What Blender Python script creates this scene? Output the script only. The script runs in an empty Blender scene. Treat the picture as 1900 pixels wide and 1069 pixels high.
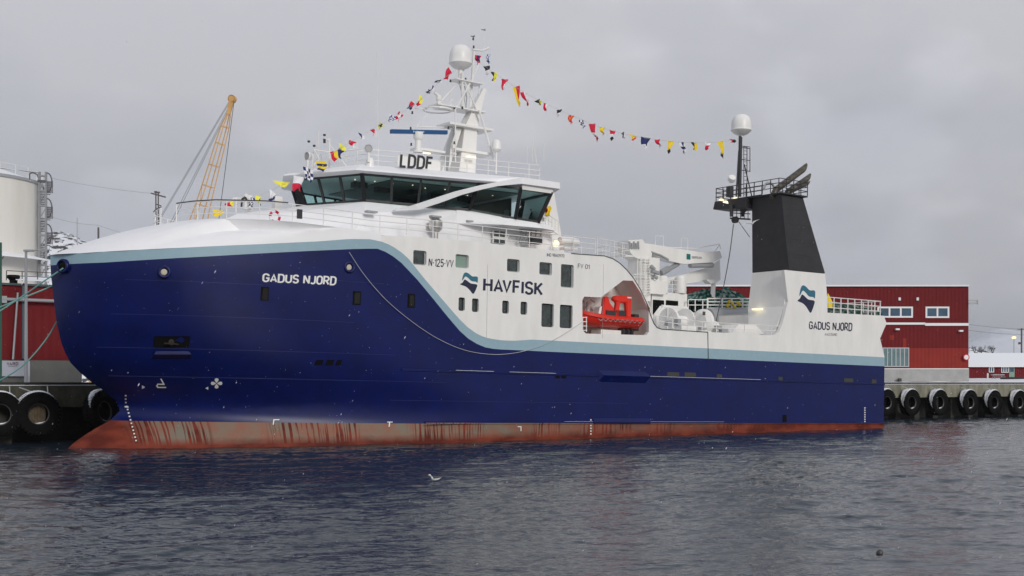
import bpy, bmesh, math, random
import numpy as np
from mathutils import Matrix, Vector
from mathutils.geometry import tessellate_polygon
S = bpy.context.scene
COL = S.collection
rnd = random.Random(7)
# ------------------------------------------------------------------ camera
F, HZ, CX, CAMH = 2400., 710., 950., 4.0          # focal length, horizon and centre of a 1900 px wide frame
cam = bpy.data.cameras.new('camera'); co = bpy.data.objects.new('camera', cam); COL.objects.link(co)
co.location = (0, 0, CAMH); co.rotation_euler = (math.pi/2, 0, 0)
cam.sensor_width = 36; cam.lens = 36*F/1900; cam.shift_y = (HZ-534.5)/1900; cam.clip_end = 20000; cam.clip_start = .5
S.camera = co
S.render.resolution_x = 1024; S.render.resolution_y = 576
# ------------------------------------------------------------------ world: overcast daylight
W_ = bpy.data.worlds.new('World'); S.world = W_; W_.use_nodes = True
nt = W_.node_tree; nt.nodes.clear()
SUN_EL, SUN_AZ = 24., 150.        # azimuth clockwise from +Y
def N(t, k, **kw):
    n = t.nodes.new(k)
    for a, b in kw.items(): setattr(n, a, b)
    return n
sky = N(nt, 'ShaderNodeTexSky', sky_type='NISHITA'); sky.sun_disc = False
sky.sun_elevation = math.radians(SUN_EL); sky.sun_rotation = math.radians(SUN_AZ); sky.air_density = 1.2; sky.dust_density = 3
geo = N(nt, 'ShaderNodeTexCoord'); mp = N(nt, 'ShaderNodeMapping'); mp.inputs['Scale'].default_value = (1, 1, 2.0)
n1 = N(nt, 'ShaderNodeTexNoise'); n1.inputs['Scale'].default_value = 1.7; n1.inputs['Detail'].default_value = 7; n1.inputs['Roughness'].default_value = .5
nt.links.new(geo.outputs['Generated'], mp.inputs[0]); nt.links.new(mp.outputs[0], n1.inputs[0])
cr = N(nt, 'ShaderNodeValToRGB'); e = cr.color_ramp.elements
e[0].position = .39; e[0].color = (.39, .428, .515, 1); e[1].position = .62; e[1].color = (.655, .65, .695, 1)
nt.links.new(n1.outputs['Fac'], cr.inputs[0])
sp = N(nt, 'ShaderNodeSeparateXYZ'); nt.links.new(geo.outputs['Generated'], sp.inputs[0])
mr = N(nt, 'ShaderNodeMapRange'); mr.inputs[1].default_value = 0.0; mr.inputs[2].default_value = .30; mr.inputs[3].default_value = .84; mr.inputs[4].default_value = 1.06
nt.links.new(sp.outputs['Z'], mr.inputs[0])
mul = N(nt, 'ShaderNodeVectorMath', operation='SCALE'); nt.links.new(cr.outputs[0], mul.inputs[0]); nt.links.new(mr.outputs[0], mul.inputs['Scale'])
mp2 = N(nt, 'ShaderNodeMapping'); mp2.inputs['Scale'].default_value = (1, 1, 1.9); mp2.inputs['Location'].default_value = (.37, .1, .2); nt.links.new(geo.outputs['Generated'], mp2.inputs[0])
n2 = N(nt, 'ShaderNodeTexNoise'); n2.inputs['Scale'].default_value = 5.5; n2.inputs['Detail'].default_value = 6; n2.inputs['Roughness'].default_value = .48; nt.links.new(mp2.outputs[0], n2.inputs[0])
puff = N(nt, 'ShaderNodeMapRange'); puff.interpolation_type = 'SMOOTHSTEP'; puff.inputs[1].default_value = .47; puff.inputs[2].default_value = .60; puff.inputs[3].default_value = .955; puff.inputs[4].default_value = 1.10; nt.links.new(n2.outputs['Fac'], puff.inputs[0])
mul2 = N(nt, 'ShaderNodeVectorMath', operation='SCALE'); nt.links.new(mul.outputs[0], mul2.inputs[0]); nt.links.new(puff.outputs[0], mul2.inputs['Scale'])
bg1 = N(nt, 'ShaderNodeBackground'); bg1.inputs[1].default_value = 1.0; nt.links.new(mul2.outputs[0], bg1.inputs[0])
bg2 = N(nt, 'ShaderNodeBackground'); bg2.inputs[1].default_value = .05; nt.links.new(sky.outputs[0], bg2.inputs[0])
mx = N(nt, 'ShaderNodeMixShader'); mx.inputs[0].default_value = .12; nt.links.new(bg1.outputs[0], mx.inputs[1]); nt.links.new(bg2.outputs[0], mx.inputs[2])
out = N(nt, 'ShaderNodeOutputWorld'); nt.links.new(mx.outputs[0], out.inputs[0])
sl = bpy.data.lights.new('sun', 'SUN'); sl.energy = 1.6; sl.angle = math.radians(16); sl.color = (1, .965, .91)
so = bpy.data.objects.new('sun', sl); COL.objects.link(so)
a_, e_ = math.radians(SUN_AZ), math.radians(SUN_EL)
so.rotation_euler = Vector((-math.sin(a_)*math.cos(e_), -math.cos(a_)*math.cos(e_), -math.sin(e_))).to_track_quat('-Z', 'Y').to_euler()
S.view_settings.view_transform = 'Standard'; S.view_settings.look = 'None'; S.view_settings.exposure = 0; S.view_settings.gamma = 1
# ------------------------------------------------------------------ frames
TR = .0197
O_ = np.array([-28.2, 77.1, 1.76])
_ex = np.array([.8, .6, -TR]); _ex /= np.linalg.norm(_ex); _ey = np.array([-.6, .8, 0.]); _ez = np.cross(_ex, _ey)
R_ = np.array([_ex, _ey, _ez])
CAM = np.array([0, 0, CAMH])
SHIPM = Matrix([[_ex[i], _ey[i], _ez[i], O_[i]] for i in range(3)] + [[0, 0, 0, 1]])
def _hit(px, py, ax, v):
    c = R_@(CAM-O_); d = R_@np.array([(px-CX)/F, 1, (HZ-py)/F]); return c+(v-c[ax])/d[ax]*d
def Y(px, py, y=-7.8): return tuple(_hit(px, py, 1, y))       # sight line -> ship's fore-and-aft plane at y
def X(px, py, x): return tuple(_hit(px, py, 0, x))
def Z(px, py, z): return tuple(_hit(px, py, 2, z))
def Wd(p): return tuple(O_+R_.T@np.array(p, float))            # ship -> world
def Q(x, y, z): return (O_[0]+.8*x-.6*y, O_[1]+.6*x+.8*y, z)   # quay plan (level, along the ship) -> world
def D(px, py, d): return ((px-CX)/F*d, d, CAMH+(HZ-py)/F*d)    # world point at depth d
# ------------------------------------------------------------------ materials
def mat(name, col, rough=.5, metal=0., var=0., vscale=2., bump=0., bscale=8., spec=None, col2=None, stretch=(1, 1, 1), coat=0):
    m = bpy.data.materials.new(name); m.use_nodes = True; t = m.node_tree
    b = t.nodes['Principled BSDF']; c = (*col, 1)
    b.inputs['Base Color'].default_value = c; b.inputs['Roughness'].default_value = rough; b.inputs['Metallic'].default_value = metal
    if spec is not None: b.inputs['Specular IOR Level'].default_value = spec
    if coat: b.inputs['Coat Weight'].default_value = coat
    if var or col2 or bump:
        tc = N(t, 'ShaderNodeTexCoord'); mp = N(t, 'ShaderNodeMapping'); mp.inputs['Scale'].default_value = stretch
        t.links.new(tc.outputs['Object'], mp.inputs[0])
    if var or col2:
        n = N(t, 'ShaderNodeTexNoise'); n.inputs['Scale'].default_value = vscale; n.inputs['Detail'].default_value = 8; n.inputs['Roughness'].default_value = .62
        t.links.new(mp.outputs[0], n.inputs[0])
        r = N(t, 'ShaderNodeValToRGB'); k = r.color_ramp.elements
        k[0].position = .35; k[1].position = .65
        a = tuple(x*(1-var) for x in col); d = tuple(min(1, x*(1+var*.5)) for x in col) if col2 is None else col2
        k[0].color = (*a, 1); k[1].color = (*d, 1)
        t.links.new(n.outputs['Fac'], r.inputs[0]); t.links.new(r.outputs[0], b.inputs['Base Color'])
    if bump:
        n = N(t, 'ShaderNodeTexNoise'); n.inputs['Scale'].default_value = bscale; n.inputs['Detail'].default_value = 6
        t.links.new(mp.outputs[0], n.inputs[0])
        u = N(t, 'ShaderNodeBump'); u.inputs['Strength'].default_value = 1; u.inputs['Distance'].default_value = bump
        t.links.new(n.outputs['Fac'], u.inputs['Height']); t.links.new(u.outputs[0], b.inputs['Normal'])
    return m
M = {}
M['navy'] = mat('navy hull paint', (.0022, .0080, .088), .36, var=.22, vscale=.7, bump=.010, bscale=.8, spec=.30)
M['stripe'] = mat('light blue paint', (.29, .43, .50), .35, var=.04, bump=.004, bscale=.5)
M['white'] = mat('white ship paint', (.83, .82, .79), .38, var=.07, vscale=.9, bump=.004, bscale=.6, stretch=(1, 1, .3))
M['snowwhite'] = mat('snow dusted white paint', (.84, .84, .85), .6, var=.03, vscale=.6, bump=.02, bscale=1.5)
M['black'] = mat('black funnel paint', (.024, .024, .027), .6, var=.25, vscale=1.2)
M['dark'] = mat('dark steel', (.03, .03, .033), .55)
M['hole'] = mat('dark opening', (.004, .004, .004), .6, spec=.1)
M['grey'] = mat('grey steel', (.38, .39, .4), .45, metal=.3)
M['chrome'] = mat('brushed steel', (.6, .58, .55), .3, metal=.9)
M['beige'] = mat('beige bay lining', (.82, .77, .72), .5, var=.04)
M['orange'] = mat('orange red boat plastic', (.74, .028, .012), .35, var=.06)
M['ink'] = mat('navy lettering paint', (.012, .016, .05), .4)
M['teal'] = mat('teal emblem paint', (.03, .15, .22), .4)
M['wpaint'] = mat('white lettering paint', (.78, .78, .76), .5)
M['snow'] = mat('snow', (.82, .84, .87), .8, bump=.05, bscale=3)
M['bar'] = mat('radar blue', (.005, .07, .20), .4)
M['rope'] = mat('mint green rope', (.22, .50, .45), .8)
M['cord'] = mat('thin pale line', (.5, .5, .5), .7)
M['wire'] = mat('thin dark wire', (.06, .06, .065), .6)
M['net'] = mat('green trawl net', (.012, .12, .085), .9, var=.7, vscale=6, bump=.12, bscale=12)
M['netdark'] = mat('dark blue net', (.01, .05, .07), .9, var=.6, vscale=6, bump=.12, bscale=12)
M['yellow'] = mat('yellow float', (.75, .55, .02), .5)
M['exhaust'] = mat('heat stained exhaust steel', (.13, .115, .09), .45, metal=.6, var=.6, vscale=3)
for k, c in dict(f_red=(.62, .01, .045), f_yel=(.85, .62, .02), f_lem=(.85, .80, .08), f_nav=(.012, .022, .12), f_blk=(.02, .02, .03), f_wht=(.80, .80, .82), f_org=(.8, .22, .02), f_blu=(.02, .05, .25)).items():
    M[k] = mat(k[2:]+' flag cloth', c, .8)
def glass_mat(name, tint, dark):
    m = bpy.data.materials.new(name); m.use_nodes = True; t = m.node_tree; t.nodes.clear()
    tr = N(t, 'ShaderNodeBsdfTransparent'); tr.inputs[0].default_value = (*tint, 1)
    g = N(t, 'ShaderNodeBsdfGlossy'); g.inputs['Roughness'].default_value = .02; g.inputs[0].default_value = (.8, .9, .9, 1)
    f = N(t, 'ShaderNodeFresnel'); f.inputs[0].default_value = dark
    x = N(t, 'ShaderNodeMixShader'); o = N(t, 'ShaderNodeOutputMaterial')
    t.links.new(f.outputs[0], x.inputs[0]); t.links.new(tr.outputs[0], x.inputs[1]); t.links.new(g.outputs[0], x.inputs[2]); t.links.new(x.outputs[0], o.inputs[0])
    return m
M['glass'] = glass_mat('teal tinted bridge glass', (.84, .945, .935), 1.16)
M['pane'] = mat('dark window glass', (.035, .05, .05), .06, var=.6, vscale=2.5, spec=.8)
M['paned'] = mat('black recessed glass', (.012, .012, .010), .25, spec=.3)
M['panelight'] = mat('pale green window blind', (.22, .32, .26), .15, spec=.6)
def emit(name, col, st):
    m = bpy.data.materials.new(name); m.use_nodes = True; b = m.node_tree.nodes['Principled BSDF']
    b.inputs['Base Color'].default_value = (*col, 1); b.inputs['Emission Color'].default_value = (*col, 1); b.inputs['Emission Strength'].default_value = st
    return m
M['lamp'] = emit('lit lamp glass', (1, .9, .6), .95)
M['lampw'] = emit('lit warm floodlight', (1, .72, .45), 1.3)
# red boot-top: antifouling with scuffed grey and red runs
def boot_mat():
    m = bpy.data.materials.new('scuffed red antifouling'); m.use_nodes = True; t = m.node_tree; b = t.nodes['Principled BSDF']; b.inputs['Roughness'].default_value = .7; b.inputs['Specular IOR Level'].default_value = .15
    tc = N(t, 'ShaderNodeTexCoord'); s = N(t, 'ShaderNodeSeparateXYZ'); t.links.new(tc.outputs['Object'], s.inputs[0])
    def noise(sc, scale, det=5):
        mp = N(t, 'ShaderNodeMapping'); mp.inputs['Scale'].default_value = sc; t.links.new(tc.outputs['Object'], mp.inputs[0])
        n = N(t, 'ShaderNodeTexNoise'); n.inputs['Scale'].default_value = scale; n.inputs['Detail'].default_value = det; t.links.new(mp.outputs[0], n.inputs[0]); return n.outputs['Fac']
    def ramp(v, a, c):
        r = N(t, 'ShaderNodeMapRange'); r.inputs[1].default_value = a; r.inputs[2].default_value = c; t.links.new(v, r.inputs[0]); return r.outputs[0]
    def mixc(f, a, c):
        x = N(t, 'ShaderNodeMix', data_type='RGBA'); t.links.new(f, x.inputs[0])
        for i, q in ((6, a), (7, c)):
            if isinstance(q, tuple): x.inputs[i].default_value = (*q, 1)
            else: t.links.new(q, x.inputs[i])
        return x.outputs[2]
    def math_(op, a, c):
        x = N(t, 'ShaderNodeMath', operation=op); x.use_clamp = True
        for i, q in ((0, a), (1, c)):
            if isinstance(q, (int, float)): x.inputs[i].default_value = q
            else: t.links.new(q, x.inputs[i])
        return x.outputs[0]
    red = mixc(ramp(noise((.5, .5, 1), 1.2), .4, .62), (.105, .018, .011), (.205, .042, .024))
    greyc = mixc(ramp(noise((1, 1, 1), .8), .35, .65), (.20, .18, .14), (.27, .125, .085))
    grey_z = math_('MULTIPLY', ramp(s.outputs['X'], 4.6, 6.2), ramp(s.outputs['X'], 58, 24))       # scuffed along the fore body
    hgt = math_('ADD', s.outputs['Z'], math_('MULTIPLY', noise((.5, .5, 1), 2.2), .0))
    nz_ = N(t, 'ShaderNodeMath', operation='MULTIPLY'); nz_.inputs[1].default_value = .35; t.links.new(noise((.6, .6, 1), 2.5), nz_.inputs[0])
    zz = N(t, 'ShaderNodeMath', operation='ADD'); t.links.new(s.outputs['Z'], zz.inputs[0]); t.links.new(nz_.outputs[0], zz.inputs[1])
    zx = N(t, 'ShaderNodeMath', operation='MULTIPLY_ADD'); zx.inputs[1].default_value = -.0197; t.links.new(s.outputs['X'], zx.inputs[0]); t.links.new(zz.outputs[0], zx.inputs[2])
    above = ramp(zx.outputs[0], -1.42, -.92)                                               # red again just above the water
    streak = ramp(noise((1, .0, .035), 5.2, 4), .50, .545)
    zone = ramp(noise((.14, 0, 0), 1.6, 0), .46, .50)
    st = math_('MULTIPLY', streak, zone)
    g = math_('MULTIPLY', grey_z, above); tide = ramp(zx.outputs[0], -1.50, -1.66)
    g2 = math_('MULTIPLY', g, math_('SUBTRACT', 1., st))
    c = mixc(g2, red, greyc); c = mixc(math_('MULTIPLY', tide, .55), c, (.035, .022, .012)); t.links.new(c, b.inputs['Base Color'])
    return m
M['boot'] = boot_mat()
# ------------------------------------------------------------------ mesh builder
class MB:
    def __init__(s): s.v = []; s.f = []; s.m = []
    def add(s, vs, fs, mi=0):
        o = len(s.v); s.v += [tuple(map(float, p)) for p in vs]
        for f in fs: s.f.append(tuple(i+o for i in f)); s.m.append(mi)
        return s
    def box(s, x0, x1, y0, y1, z0, z1, mi=0):
        vs = [(x, y, z) for z in (z0, z1) for y in (y0, y1) for x in (x0, x1)]
        return s.add(vs, [(0, 2, 3, 1), (4, 5, 7, 6), (0, 1, 5, 4), (2, 6, 7, 3), (0, 4, 6, 2), (1, 3, 7, 5)], mi)
    def bar(s, p, q, r, n=6, mi=0, r2=None, w=None):
        p = Vector(p); q = Vector(q); d = (q-p)
        if d.length < 1e-6: return s
        d.normalize(); u = d.orthogonal().normalized() if abs(d.z) > .9 else d.cross(Vector((0, 0, 1))).normalized(); k = d.cross(u)
        r2 = r if r2 is None else r2; vs = []
        for c, rr in ((p, r), (q, r2)):
            for i in range(n):
                a = 2*math.pi*(i+.5)/n; vs.append(c+(u*math.cos(a)+k*math.sin(a))*rr)
        fs = [(i, (i+1) % n, n+(i+1) % n, n+i) for i in range(n)] + [tuple(range(n-1, -1, -1)), tuple(range(n, 2*n))]
        return s.add(vs, fs, mi)
    def path(s, pts, r, n=6, mi=0):
        for a, c in zip(pts, pts[1:]): s.bar(a, c, r, n, mi)
        return s
    def prism(s, pts, vec, mi=0):          # polygon pts extruded by vec
        n = len(pts); vec = Vector(vec); a = [Vector(p) for p in pts]
        return s.add(a+[p+vec for p in a], [tuple(range(n-1, -1, -1)), tuple(range(n, 2*n))]+[(i, (i+1) % n, n+(i+1) % n, n+i) for i in range(n)], mi)
    def lathe(s, prof, c, axis=(0, 0, 1), n=24, mi=0):
        c = Vector(c); ax = Vector(axis).normalized(); u = ax.orthogonal().normalized(); k = ax.cross(u); vs = []
        for r, h in prof:
            for i in range(n):
                a = 2*math.pi*i/n; vs.append(c+ax*h+(u*math.cos(a)+k*math.sin(a))*r)
        fs = [(j*n+i, j*n+(i+1) % n, (j+1)*n+(i+1) % n, (j+1)*n+i) for j in range(len(prof)-1) for i in range(n)]
        return s.add(vs, fs, mi)
    def loft(s, rings, mi=0, closed=True, cap=True):
        n = len(rings[0]); vs = [p for r in rings for p in r]; m = n if closed else n-1
        fs = [(j*n+i, j*n+(i+1) % n, (j+1)*n+(i+1) % n, (j+1)*n+i) for j in range(len(rings)-1) for i in range(m)]
        if cap and closed: fs += [tuple(range(n-1, -1, -1)), tuple((len(rings)-1)*n+i for i in range(n))]
        return s.add(vs, fs, mi)
    def build(s, name, mats, parent=None, off=(0, 0, 0), smooth=False, **props):
        me = bpy.data.meshes.new(name); o3 = off
        me.from_pydata([(x-o3[0], y-o3[1], z-o3[2]) for x, y, z in s.v], [], s.f)
        for m in (mats if isinstance(mats, (list, tuple)) else [mats]): me.materials.append(M[m] if isinstance(m, str) else m)
        me.polygons.foreach_set('material_index', s.m)
        if smooth: me.polygons.foreach_set('use_smooth', [True]*len(s.f))
        me.update()
        bm = bmesh.new(); bm.from_mesh(me); bmesh.ops.recalc_face_normals(bm, faces=bm.faces); bm.to_mesh(me); bm.free()
        if smooth == 'auto': me.set_sharp_from_angle(angle=math.radians(35))
        o = bpy.data.objects.new(name, me); COL.objects.link(o)
        if parent: o.parent = parent
        for k, v in props.items(): o[k] = v
        return o
def tag(o, label, cat, group=None):
    o['label'] = label; o['category'] = cat
    if group: o['group'] = group
    return o
def empty(name, label, cat, group=None, ship_at=None, at=None):
    o = bpy.data.objects.new(name, None); COL.objects.link(o); o.empty_display_size = .3
    if ship_at is not None: m = SHIPM.copy(); m.translation = Wd(ship_at); o.matrix_world = m
    if at is not None: o.location = at
    return tag(o, label, cat, group)
def lone(mb, name, mats, label, cat, group=None, ship_at=None, at=None, smooth=False):   # a thing that is one mesh
    off = ship_at if ship_at is not None else at
    o = mb.build(name, mats, None, off, smooth)
    if ship_at is not None: m = SHIPM.copy(); m.translation = Wd(ship_at); o.matrix_world = m
    else: o.location = at
    return tag(o, label, cat, group)
def struct(mb, name, mats, **kw):
    o = mb.build(name, mats, **kw); o['kind'] = 'structure'; return o
def dup(root, **kw):
    c = root.copy(); COL.objects.link(c)
    for ch in root.children:
        d = ch.copy(); COL.objects.link(d); d.parent = c
        for g in ch.children:
            h = g.copy(); COL.objects.link(h); h.parent = d
    return c
def plate(loops, y0, y1):
    """(x,z) outline and holes as a wall between y0 (outer) and y1."""
    mb = MB(); flat = [p for l in loops for p in l]; n = len(flat)
    tris = tessellate_polygon([[Vector((x, z, 0)) for x, z in l] for l in loops])
    mb.v = [(x, y0, z) for x, z in flat]+[(x, y1, z) for x, z in flat]
    for t in tris:
        mb.f.append(tuple(t)); mb.m.append(0); mb.f.append(tuple(i+n for i in t[::-1])); mb.m.append(0)
    k = 0
    for l in loops:
        for i in range(len(l)):
            a, b = k+i, k+(i+1) % len(l); mb.f.append((a, b, b+n, a+n)); mb.m.append(0)
        k += len(l)
    return mb
def rrect(x0, x1, z0, z1, r=.12, n=3):
    pts = []
    for cx, cz, a0 in ((x1-r, z1-r, 0), (x0+r, z1-r, 90), (x0+r, z0+r, 180), (x1-r, z0+r, 270)):
        for i in range(n+1):
            a = math.radians(a0+90*i/n); pts.append((cx+r*math.cos(a), cz+r*math.sin(a)))
    return pts
# ------------------------------------------------------------------ THE SHIP: hull form
B = 7.8
def x0(z): return float(np.interp(z, [-4, -1.75, -1.2, -.5, 0, .5, 1, 1.6, 2.4, 3.3, 4.4, 6, 9, 13], [-.1, 1.7, 2.3, 3.4, 4.3, 4.9, 4.9, 4.2, 3.0, 1.9, 1.3, .9, .5, .4]))
def Ln(z): return float(np.interp(z, [-4, 0, 2, 5, 8, 12], [25, 22.8, 22, 20, 18.5, 18]))
def bb(x, z):
    t = min(1, max(0, (x-x0(z))/Ln(z)))
    a = float(np.interp(z, [-4, 0, 1, 5, 9], [1.6, 1.68, 1.71, 2.0, 2.2])); c = float(np.interp(z, [-2, 0, 1.2, 3, 6, 9], [1.40, 1.43, 1.46, 1.55, 1.85, 2.0]))
    return B*(1-(1-t)**a)**(1/c)
def onhull(px, py):
    y = -B
    for _ in range(60):
        p = Y(px, py, y); y = .5*y-.5*bb(p[0], p[2])
    return p[0], p[2]
def curve(pxs): 
    a = [onhull(*q) for q in pxs]; return [q[0] for q in a], [q[1] for q in a]
ST = curve([(101, 472), (112, 471.5), (150, 470), (195, 467), (270, 463), (353, 459), (485, 453), (590, 448), (649, 443.5), (688, 444), (708, 448.6), (725, 455), (742, 466), (759, 481), (784, 513), (812, 545.6), (840, 578), (857, 597.5), (874, 613), (896, 625.6), (924, 631), (952, 632.6)])
SB = curve([(103, 491), (116, 490.5), (150, 489), (200, 487), (384, 476), (568, 466), (660, 462), (700, 461.4), (722, 470), (745, 488), (773, 517.5), (801, 551), (829, 586), (857, 618.6), (874, 632.6), (896, 643.8), (919, 648), (980, 650.8)])
def zst(x): return float(np.interp(x, ST[0]+[31, 70], ST[1]+[5.83, 5.83]))
def zsb(x): return float(np.interp(x, SB[0]+[33, 70], SB[1]+[5.04, 5.04]))
XE = 69.95
def xe(z): return float(np.interp(z, [5.8, 7.45, 8.81, 9.45], [XE, 69.35, 70.2, 69.95]))
phi = [0, .04, .08, .13, .18]+[.18+.82*i/90 for i in range(1, 91)]
S_ = [p*p*.55+.45*p**1.15*(p > 0) for p in phi]; S_ = [(1-math.cos(p*math.pi/2*.999))*.6+.4*p if False else s for p, s in zip(phi, S_)]
def hull_pt(s, zf, side):
    z = zf(5.)
    for _ in range(12):
        x = x0(z)+(XE-x0(z))*s; z = zf(x)
    return (x, side*bb(x, z), z)
rows = [(lambda x, a=a: a) for a in (-4, -3, -2.2, -1.7, -1.3, -.9, -.5, -.2, 0)]
nb = 16
rows += [(lambda x, k=k: zsb(x)*(k/nb)) for k in range(1, nb+1)]
rows += [(lambda x, k=k: zsb(x)+(zst(x)-zsb(x))*k/3) for k in range(1, 4)]
def rowmat(j): return 0 if j < 8 else (1 if j < 8+nb else 2)
ship = empty('fishing_trawler', 'large blue and white stern trawler moored along the snowy quay', 'ship', ship_at=(0, 0, 0))
def hull_side(side):
    mb = MB(); nS = len(S_)
    g = [[hull_pt(s, zf, side) for s in S_] for zf in rows]
    mb.v = [p for r in g for p in r]
    for j in range(len(rows)-1):
        for i in range(nS-1):
            a = j*nS+i; mb.f.append((a, a+1, a+nS+1, a+nS)); mb.m.append(rowmat(j))
    return mb
for sd in (-1, 1):
    mb = hull_side(sd)
    if sd == 1:   # transom closes the hull astern
        mb.add([(XE, -B, -4), (XE, B, -4), (XE, B, 0), (XE, -B, 0)], [(0, 1, 2, 3)], 0)
        mb.add([(XE, -B, 0), (XE, B, 0), (XE, B, 5.04), (XE, -B, 5.04)], [(0, 1, 2, 3)], 1)
        mb.add([(XE, -B, 5.04), (XE, B, 5.04), (XE, B, 5.83), (XE, -B, 5.83)], [(0, 1, 2, 3)], 2)
    mb.build('hull', ['boot', 'navy', 'stripe'], ship, smooth=True)
# ---- white side above the stripe
def yl(pts): return [(Y(a, b)[0], Y(a, b)[2]) for a, b in pts]
stl = [(x, zst(x)) for x in np.linspace(18.8, 33, 30)]+[(XE, 5.83)]
top = yl([(1633, 628), (1645, 600), (1640, 586)])+[(62.25, 9.33)]+yl([(1534, 540), (1531, 508)])+yl([(1455, 501), (1462, 560), (1452, 600), (1446, 615), (1438, 622), (1412, 622), (1404, 618)])+yl([(1398, 619), (1313, 616.5), (1228, 611), (1219, 608), (1213, 600), (1207, 585), (1199, 561), (1188, 537), (1176, 517), (1163, 501), (1150, 488.5), (1138, 480.5), (1122, 475), (1066, 471), (1020, 464), (945, 456), (900, 450.5), (856, 446), (770, 439), (715, 437)])
top = top+[(18.8, Y(709, 437.5)[2])]
WPX = [(767, 791, 465, 492), (845.5, 869.5, 472.5, 497.5), (941, 964, 481, 505), (1001, 1024, 487, 510.5), (1041, 1064, 491, 534),
       (851, 862.5, 552, 577), (876, 888, 554, 579), (932, 944, 558, 582), (966, 978, 560, 584), (1005, 1027, 563.5, 607), (1039, 1062, 566, 609)]
wins = []
for a, b, c, d in WPX:
    p = Y(a, c); q = Y(b, d); r = Y((a+b)/2, c+(d-c)*0); s = Y((a+b)/2, d)
    wins.append((p[0], q[0], s[2], r[2]))
bay = yl([(1084, 550.4), (1115, 552), (1156, 520.4), (1174, 521), (1190, 545), (1203.7, 576), (1204, 616), (1199, 622), (1087, 619), (1080.5, 612), (1080.5, 557)])
pl = plate([stl+top]+[rrect(*w) for w in wins]+[bay], -B, -B+.3)
pl.build('side_plating', 'white', ship)
stb = plate([[(18.8, zst(18.8))]+[(x, zst(x)) for x in np.linspace(19, 33, 15)]+[(XE, 5.83), (69.35, 7.45), (70.2, 8.81), (69.9, 9.4), (58, 9.3), (56, 7.1), (44, 7.1), (41.5, 9.3), (38.5, 12.1), (18.8, 12.15)]], B, B-.3); stb.build('side_plating', 'white', ship)
for i, (a, b, c, d) in enumerate(wins):
    fr = plate([rrect(a-.01, b+.01, c-.01, d+.01), rrect(a+.07, b-.07, c+.07, d-.07, .08)], -B+.16, -B+.24).build('window', 'grey' if i in (0, 1, 2, 3, 4) else 'dark', ship)
    MB().prism([(x, -B+.20, z) for x, z in rrect(a+.06, b-.06, c+.06, d-.06, .08)], (0, .01, 0)).build('pane', 'panelight' if i == 1 else 'pane', fr)
# boat bay interior
x0b, x1b = Y(1078, 600)[0], Y(1205, 600)[0]
zb0, zb1 = Y(1100, 620)[2]-.05, Y(1160, 519)[2]+.3
m = MB(); m.box(x0b-2, x1b+.6, -5.0, -4.9, zb0-.1, zb1); m.box(x0b-2, x1b+.6, -B+.31, -5.0, zb0-.2, zb0-.1); m.box(x1b+.35, x1b+.45, -B+.31, -5.0, zb0-.1, zb0+2.2); m.box(x0b-2.1, x0b-2, -B+.31, -5.0, zb0-.1, zb1)
for k in range(6): m.box(x0b-2, x1b+.35, -5.1, -5.0, zb0+.5+k*.85, zb0+.58+k*.85)
m.prism([(x1b+.35, -B+.31, zb0+2.2), (x1b+.45, -B+.31, zb0+2.2), (x1b-1.3, -B+.31, zb1), (x1b-1.4, -B+.31, zb1)], (0, 2.7, 0))
m.build('boat_bay', 'beige', ship)
for px_ in (905, 1120):
    a_, b_ = Y(px_, 480), Y(px_, 628); MB().box(a_[0]-.012, a_[0]+.012, -B-.006, -B, b_[2], a_[2]-.4).build('weld_seam', 'grey', ship)
for py_ in (548,):
    a_, b_ = Y(830, 541), Y(1075, 549); MB().box(a_[0], b_[0], -B-.006, -B, a_[2]-.01, a_[2]+.01).build('weld_seam', 'white', ship)
# black edge line on the arc of the bulwark
arc = yl([(1060, 470), (1066, 471), (1122, 475), (1138, 480.5), (1150, 488.5), (1163, 501), (1176, 517), (1188, 537), (1199, 561), (1207, 585), (1213, 600), (1219, 608), (1228, 611), (1313, 616.5), (1314, 668)])
MB().path([(x, -B-.01, z) for x, z in arc], .035, 5).build('edge_trim', 'dark', ship)
# ---- whaleback over the bow
def per(s):   # inner deck edge, s 0 (stem) .. 1 (abreast x 18.8)
    pts = [(7.3, 0), (7.5, -1.7), (7.9, -3.3), (8.7, -4.8), (9.6, -5.5), (11.2, -6.6), (12.7, -7.35), (14.5, -7.62), (16.5, -7.72), (18.85, -7.78)]
    t = [0, .1, .2, .3, .38, .5, .62, .75, .87, 1]
    return float(np.interp(s, t, [p[0] for p in pts])), float(np.interp(s, t, [p[1] for p in pts]))
def outer(s):
    xo = .46+(18.8-.46)*(s**1.75); z = zst(max(xo, .6)); return xo, -bb(xo, z), z
ZD = 12.38
def wb(side):
    g = []
    ss = [i/60 for i in range(61)]
    for s in ss:
        xo, yo, zo = outer(s); xi, yi = per(s)
        za = ZD-.62*float(np.interp(s, [0, .36, .40, .62, .66, .86, 1], [0, 0, 1, 1, .85, .1, 0]))
        zi = ZD if s > .02 else ZD
        dz = float(np.interp(s, [0, .3, .5, 1], [0, 0, 0, -.25])); za = min(za, ZD+dz); zt = ZD+dz
        col = [(xo, side*yo*-1, zo)]
        for k in (1, 2, 3, 4):
            f = k/5; h = math.sin(f*math.pi/2)**.9*.35+f*.65
            col.append((xo+(xi-xo)*f, side*-(yo+(yi-yo)*f), zo+(za-zo)*h))
        dip = max(0, (ZD+dz-za)/.62); col += [(xi+.30*dip, side*-yi*(1-.05*dip), za), (xi, side*-yi, zt)]
        g.append(col)
    mb = MB(); n = 7
    mb.v = [p for c in g for p in c]
    for i in range(60):
        for j in range(6):
            a = i*n+j; mb.f.append((a, a+1, a+n+1, a+n)); mb.m.append(0)
    return mb, [c[-1] for c in g]
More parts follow.
